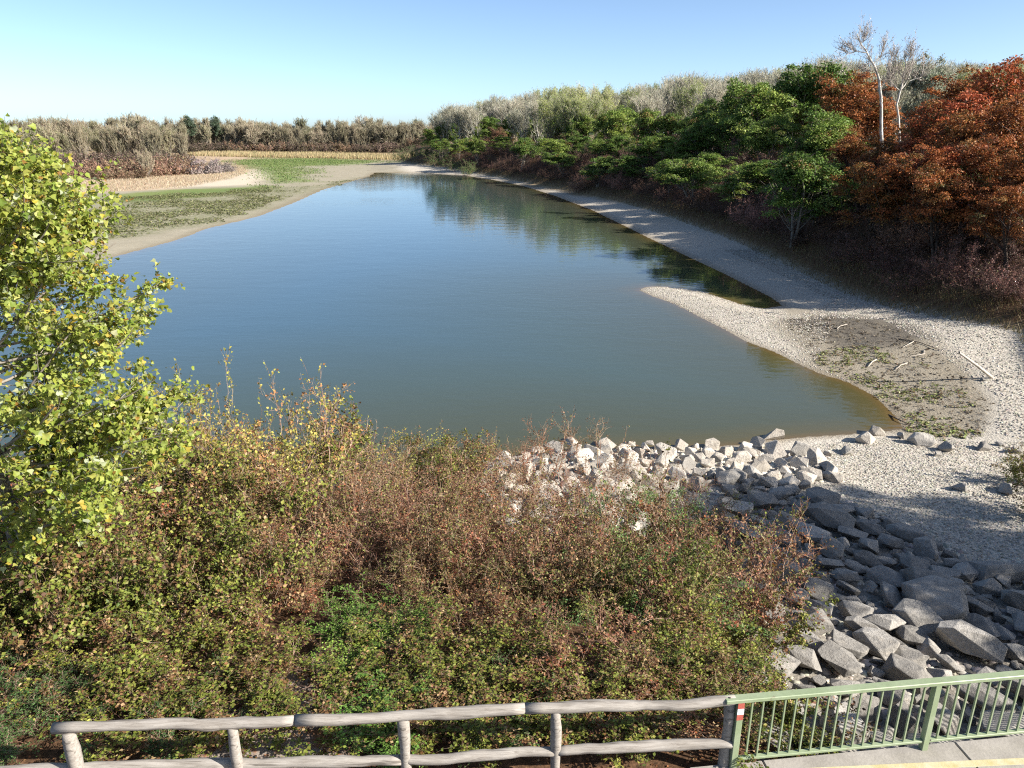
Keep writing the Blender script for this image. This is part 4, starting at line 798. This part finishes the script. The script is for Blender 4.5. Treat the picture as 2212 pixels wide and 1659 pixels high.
for px, sb, top_ in [(1058, 8, 292), (1078, 10, 272), (1382, 11, 254), (1500, 9, 270), (1590, 6, 345), (1850, 6, 400), (1690, 6, 355), (2180, 4, 490), (1310, 5, 335), (1940, 5, 460)]:
    Y = stand(px, top_, sb, rv.choice([1, 4])); zt = zat(top_, Y); x = xat(px, Y, zt * .6); z0 = hz(x, Y); s_ = max(.3, (zt - z0) / 8.6); ths.append(plant("withered_tree", BRNT[rv.integers(2)], x, Y, s_, "withered brown tree on the right bank", "tree", "withered trees on the right bank", rv.uniform(0, 6.28)))
number(ths)
# undergrowth: three staggered rows along the foot of the bank
def bankpts(step, off, seed, upto):
    R = np.random.default_rng(seed); L = np.asarray(BANKLINE[:18][::-1]); seg = np.diff(L, axis=0); ln = np.linalg.norm(seg, axis=1); cum = np.concatenate([[0], np.cumsum(ln)]); s = 0; out = []
    while s < min(upto, cum[-1]):
        i = min(np.searchsorted(cum, s, 'right') - 1, len(seg) - 1); T = seg[i] / ln[i]; q = L[i] + T * (s - cum[i]) + np.array([T[1], -T[0]]) * (off + R.normal(0, .5)); out.append(q); s += step * (1 + s / 130) * R.uniform(.8, 1.2)
    return out
for row, step, off, h_, sd_ in (("at the gravel's edge", 2.1, 2.8, .62, 1), ("on the mid right bank", 2.8, 5.5, .72, 2), ("under the bank trees", 3.2, 9.5, 1.0, 3), ("high on the right bank", 3.6, 14.0, 1.3, 4), ("highest on the right bank", 4.2, 19.5, 1.6, 5)):
    ths = []
    for q in bankpts(step, off, sd_, 240):
        if q[1] < 33 or q[0] > .72 * q[1] + 3: continue
        s_ = h_ * rv.uniform(.8, 1.25); ths.append(plant("thorn_shrub", UNDS[rv.integers(3)], q[0], q[1], s_, f"brown leafless shrub {row}", "shrub", "brown undergrowth of the right bank", rv.uniform(0, 6.28)))
    number(ths)
for px, py, w_, lab in [(1640, 492, 1.0, "pinkish-brown sunlit thorn bush standing out on the shaded right bank"), (1985, 545, .95, "pale pinkish twiggy bush on the bank below the red trees"), (2050, 600, .6, "grey bare fallen-looking bush at the bank's foot"), (2195, 640, .5, "reddish twiggy bush at the right edge by the gravel"), (1345, 410, 1.1, "pale pinkish bush on the far part of the right bank"), (1255, 385, 1.0, "small rosy bush far along the right bank")]:
    x, y, z = gat(px, py); plant("thorn_bush", PINK[0], x, y, w_, lab, "shrub", None, rv.uniform(0, 6.28))
plant("yellowing_bush", SH["yellow"][0], *gat(2160, 500)[:2], 1.5, "yellow-green bush on the dark bank at the right edge", "shrub")

# the pale poplar that towers over the red trees
YW = 100.0
def wpt(px, py, Y=YW): z = zat(py, Y); return np.array([xat(px, Y, z), Y, z])
main = [(1906, 330), (1905, 250), (1902, 195), (1898, 165), (1888, 138), (1873, 114), (1858, 97), (1851, 72)]
arms = [([(1873, 114), (1850, 110), (1828, 118), (1812, 135)], .07), ([(1888, 138), (1905, 120), (1912, 100), (1915, 88)], .05), ([(1858, 97), (1866, 85), (1868, 76)], .04), ([(1850, 110), (1835, 100), (1822, 108)], .04), ([(1902, 195), (1915, 175), (1925, 150), (1928, 120)], .08), ([(1898, 165), (1885, 150), (1878, 150)], .04), ([(1915, 175), (1930, 165), (1942, 140)], .05)]
def white_tree(name, main, arms, seed, lab, r0):
    R = np.random.default_rng(seed); A = wpt(*main[0]); z0 = hz(A[0], A[1]); O = np.array([A[0], A[1], z0]); pts = [np.array([A[0] + .1, A[1], z0 - .5])] + [wpt(*q) for q in main]
    def res(pp, K): pp = np.asarray(pp); s_ = np.linspace(0, 1, len(pp)); t = np.linspace(0, 1, K); return np.stack([np.interp(t, s_, pp[:, k]) for k in range(3)], 1)
    M = res(pts, 16); M[2:] += R.normal(0, .07, (14, 3)); r = empty(name, tuple(O), label=lab, category="tree")
    V, F = tubes((M - O)[None], [r0], [.06], 8); obj("trunk", mesh_np("trunk", V, [F], BARK_WHITE, None, True), r)
    Ps = [res([wpt(*q) for q in a_], 7) + np.cumsum(R.normal(0, .06, (7, 3)), 0) for a_, _ in arms]
    for (a_, ra), P in zip(arms, Ps):
        V, F = tubes((P - O)[None], [ra * 1.05], [.03], 6); obj("limb", mesh_np("limb", V, [F], BARK_WHITE, None, True), r)
    al = np.concatenate([np.stack(Ps), res(M[7:], 7)[None]]) - O
    s1, d1, _, _ = spawn(R, al, 20, .1, 1, .75, .35); P1 = grow(R, s1, d1, R.uniform(.8, 2.2, len(s1)), 5, .15, .12)
    s2, d2, _, _ = spawn(R, P1, 8, .15, 1, .75, .25); P2 = grow(R, s2, d2, R.uniform(.3, 1.0, len(s2)), 4, .15, .08)
    V, F = join([tubes(P1, np.full(len(P1), .024), np.full(len(P1), .012), 3), tubes(P2, np.full(len(P2), .011), np.full(len(P2), .008), 3)])
    lpz = spawn(R, P2, 2, .3, 1, .5)[0]; lpz = lpz[R.random(len(lpz)) < .55]; L = R.uniform(.08, .16, len(lpz)); LV, LF, k = leaves(R, lpz, R.normal(0, 1, lpz.shape), L, L * .8)
    tc = np.concatenate([np.tile([(.34, .30, .27)], (len(V), 1)), np.repeat(pick(R, [(1, (.42, .40, .34)), (1, (.30, .27, .2))], len(lpz)), k, 0)])
    obj("crown", mesh_np("crown", np.concatenate([V, LV]), list(F) + [LF + len(V)], TWIGC, {"col": tc}), r)
white_tree("white_poplar", main, arms, 1, "tall white-barked poplar with crooked bare top above the red trees", .25)
white_tree("white_poplar", [(1948, 300), (1938, 225), (1945, 195), (1952, 170), (1956, 140), (1955, 110)], [([(1945, 195), (1962, 175), (1972, 150), (1976, 118)], .07), ([(1952, 170), (1940, 150), (1936, 120)], .06), ([(1956, 140), (1966, 122), (1968, 100)], .05), ([(1962, 175), (1985, 165), (1990, 140)], .05), ([(1945, 195), (1925, 180), (1918, 150)], .06)], 2, "second pale poplar with fuzzy leafless crown right of the crooked one", .16)

# ------------------------------------------------------------------ distant woods
GREYP = [(1, (.36, .34, .265)), (1, (.42, .40, .32)), (.7, (.28, .26, .195))]
TANP = [(1, (.255, .225, .155)), (1, (.31, .28, .20)), (.8, (.19, .165, .11))]
LYEL = [(1, (.36, .42, .12)), (1, (.29, .35, .09)), (.5, (.42, .44, .18))]
POPG = [make_bare(s_, 22, 11, .3, 36, 9, 6, GREYP, BARK_WHITE, .2, .2, .75, .04, [(1, (.38, .38, .27)), (1, (.32, .33, .22))], 2) for s_ in (61, 62, 63)]
POPY = [make_bare(s_, 22, 11, .3, 34, 8, 6, GREYP, BARK_GREY, .2, .2, .75, .03, LYEL, 8) for s_ in (64, 65)]
FARB = [make_bare(s_, 17, 6, .3, 32, 7, 6, TANP, BARK_GREY, .3, .04, .7, .06, [(1, (.24, .22, .12)), (1, (.28, .21, .13))], 1, 2, 0, .09) for s_ in (66, 67, 68)]
FARM = [make_bare(69, 18, 7, .4, 26, 6, 5, TANP, BARK_DARK, .1, .2, .9, .07, None, 0, 2, 7, .1)]
FARG = [make_bare(70, 17, 6, .3, 28, 7, 5, TANP, BARK_GREY, .2, .15, .8, .07, [(1, (.28, .30, .14)), (1, (.23, .25, .12))], 4, 1)]
GGR = [make_tree(72, 17, 5, .3, 60, 120, .4, [(1, (.17, .19, .13)), (1, (.22, .24, .17))], 1.6, .8, BARK_GREY, .2, 1)]
DKG = [make_tree(71, 17, 5, .3, 60, 120, .5, [(1, (.07, .10, .06)), (1, (.10, .13, .08))], 1.6, .7, BARK_DARK, .2, 1)]
LOWS = [make_shrub(s_, 3.4, 3.4, 30, 8, 6, 2, pal_, .3, tw_, 0, 0, .8) for s_, pal_, tw_ in ((81, [(1, (.20, .125, .085)), (1, (.25, .16, .105)), (.5, (.19, .16, .09))], [(1, (.23, .155, .115))]), (82, [(1, (.23, .195, .18)), (1, (.28, .24, .22))], [(1, (.27, .23, .21))]), (83, [(1, (.10, .075, .06)), (1, (.15, .105, .08)), (.6, (.13, .12, .06))], [(1, (.16, .12, .10))]))]
sky_x = [940, 960, 1030, 1080, 1130, 1190, 1260, 1330, 1400, 1430, 1490, 1560, 1620, 1700, 1760, 1830, 1900, 2010, 2100, 2230]
sky_y = [258, 238, 226, 220, 216, 202, 200, 208, 197, 184, 174, 184, 170, 160, 152, 150, 152, 150, 158, 150]
ths = []
for Y, stp, dlow in ((330, 17, 0), (270, 21, 10), (225, 26, 24)):
    px = 955.0 + rv.uniform(0, 15)
    while px < 2230:
        top_ = np.interp(px, sky_x, sky_y) + dlow + rv.uniform(-2, 5); zt = zat(top_, Y + 0.0); y_ = Y + rv.normal(0, 8)
        if Y == 225 and px < 1120: px += stp; continue
        x = xat(px, y_, zt * .6); z0 = hz(x, y_); s_ = (zt - z0) / 21.5
        yel = (1165 < px < 1350 and rv.random() < .8) or rv.random() < .12
        ths.append(plant("bare_poplar", POPY[rv.integers(2)] if yel else POPG[rv.integers(3)], x, y_, s_ * 1.15, ("yellow-green thin poplar" if yel else "bare pale grey poplar") + {330: " on the farthest skyline", 270: " in the middle row", 225: " in the nearest row"}[Y], "tree", "pale poplars behind the right bank", rv.uniform(0, 6.28), s_))
        px += stp * rv.uniform(.8, 1.2)
number(ths)
ths = []
for Y, stp, lo, hi, tb, nm in ((470, 13, -80, 960, 264, "in the far shore's back row"), (438, 17, 395, 960, 274, "in the far shore's front row"), (330, 20, -90, 390, 266, "in the left wood"), (255, 30, -90, 400, 280, "at the left wood's front")):
    px = lo + 0.0
    while px < hi:
        y_ = Y + rv.normal(0, 5); top_ = tb + rv.uniform(-12, 13); zt = zat(top_, y_); x = xat(px, y_, zt * .5); z0 = hz(x, y_); s_ = max(.4, (zt - z0) / 17.0); u_ = rv.random()
        pr, lb = (FARM[0], "bare brown tree with mistletoe") if u_ < .12 else (FARG[0], "thinly leaved olive-grey tree") if u_ < .45 else (FARB[rv.integers(3)], "bare grey-brown tree")
        ths.append(plant("bare_tree", pr, x, y_, s_ * 1.05, f"{lb} {nm}", "tree", "bare trees of the distant wood", rv.uniform(0, 6.28), s_)); px += stp * rv.uniform(.75, 1.25)
number(ths)
for px, Y, top_, lab in [(402, 425, 255, "dark green conifer-like tree rising over the far left wood"), (462, 440, 256, "grey-green round tree right of the dark conifer-like one"), (2015, 150, 128, "grey-green round crown on the skyline right of the white poplars"), (2045, 155, 136, "smaller grey-green crown on the skyline before the red trees")]:
    zt = zat(top_, Y); x = xat(px, Y, zt * .6); s_ = (zt - hz(x, Y)) / 16.5; plant("evergreen_tree" if px < 1000 else "round_tree", (DKG if px < 1000 else GGR)[0], x, Y, s_ * .75, lab, "tree", None, rv.uniform(0, 6.28), s_)
plant("bare_tree", FARM[0], xat(285, 262, 12), 262, (zat(246, 262) - 1) / 17.5, "tall bare tree with mistletoe rising above the left wood", "tree", None, .4)
plant("young_bare_tree", FARB[1], xat(318, 190, 3), 190, .38, "slim pale young bare tree standing in the dry reeds", "tree", None, .4)
ths = []
for px, Y, s_, k, nm in [(120, 186, 1.2, 0, 0), (165, 188, 1.25, 0, 0), (205, 190, 1.3, 0, 0), (240, 192, 1.3, 0, 0), (272, 195, 1.25, 0, 0), (305, 198, 1.3, 0, 0), (335, 200, 1.4, 0, 0), (362, 204, 1.5, 0, 0), (385, 208, 1.5, 0, 0), (402, 208, 1.15, 1, 0), (425, 211, 1.2, 1, 0), (448, 214, 1.15, 1, 0), (468, 219, 1.0, 1, 0), (484, 224, .8, 1, 0), (60, 186, 1.2, 0, 0), (0, 186, 1.2, 0, 0), (225, 182, .9, 0, 0), (290, 188, .9, 0, 0), (90, 226, 1.6, 2, 0), (150, 228, 1.7, 2, 0), (200, 230, 1.7, 2, 0), (245, 232, 1.6, 2, 0), (285, 236, 1.7, 2, 0), (330, 240, 1.6, 2, 0), (370, 246, 1.5, 2, 0)]:
    x = xat(px, Y, 2); ths.append(plant("low_bush", LOWS[k], x, Y, s_, ["rust-red low bush behind the dry reeds of the left peninsula", "purple-grey low bush at the peninsula's tip", "dark brown low bush under the left wood"][k], "shrub", "low bushes of the left peninsula", rv.uniform(0, 6.28)))
px = 395.0
while px < 960:
    Y = 428 + rv.normal(0, 3); k = 2 if rv.random() < .88 else 0; ths.append(plant("low_bush", LOWS[k], xat(px, Y, 2), Y, 1.5 * rv.uniform(.8, 1.3), ["rust-red low bush under the far shore trees", "", "dark brown low bush under the far shore trees"][k], "shrub", "undergrowth of the far shore", rv.uniform(0, 6.28))); px += rv.uniform(11, 17)
number(ths)
ths = []
for px, Y in [(862, 300), (885, 290), (908, 278), (930, 262), (950, 245), (975, 228), (1000, 214), (940, 280)]:
    ths.append(plant("dark_bush", SH["dark"][0], xat(px, Y, 2), Y, 2.6, "dark green low bush where the bank meets the marsh", "shrub", "green bushes at the head of the lake", rv.uniform(0, 6.28), 2.2))
number(ths)

# trees on the near right bank, beyond the frame's edge, whose shade lies on the riprap
for x, y, s_, pr, lab in [(24.5, 8.8, .72, AIL[1], "green shade tree on the near right bank, closest to the bridge"), (27, 12.4, .78, REDT[0], "rust-red shade tree on the near right bank, behind the green ones"), (31, 10.5, .85, REDT[1], "rust-red shade tree highest on the near right bank")]:
    plant("autumn_tree" if pr in REDT else "leafy_tree", pr, x, y, s_, lab, "tree", "trees shading the riprap", rv.uniform(0, 6.28))
for q, (px, py) in enumerate([(2238, 1050), (2245, 1115)]):
    x, y, z = gat(px, py); plant("shrub", SH["olive"][q], x, y, .5, ["green low shrub at the right edge above the shaded pebbles", "dark low shrub at the right edge beside the shaded pebbles"][q], "shrub", None, q)
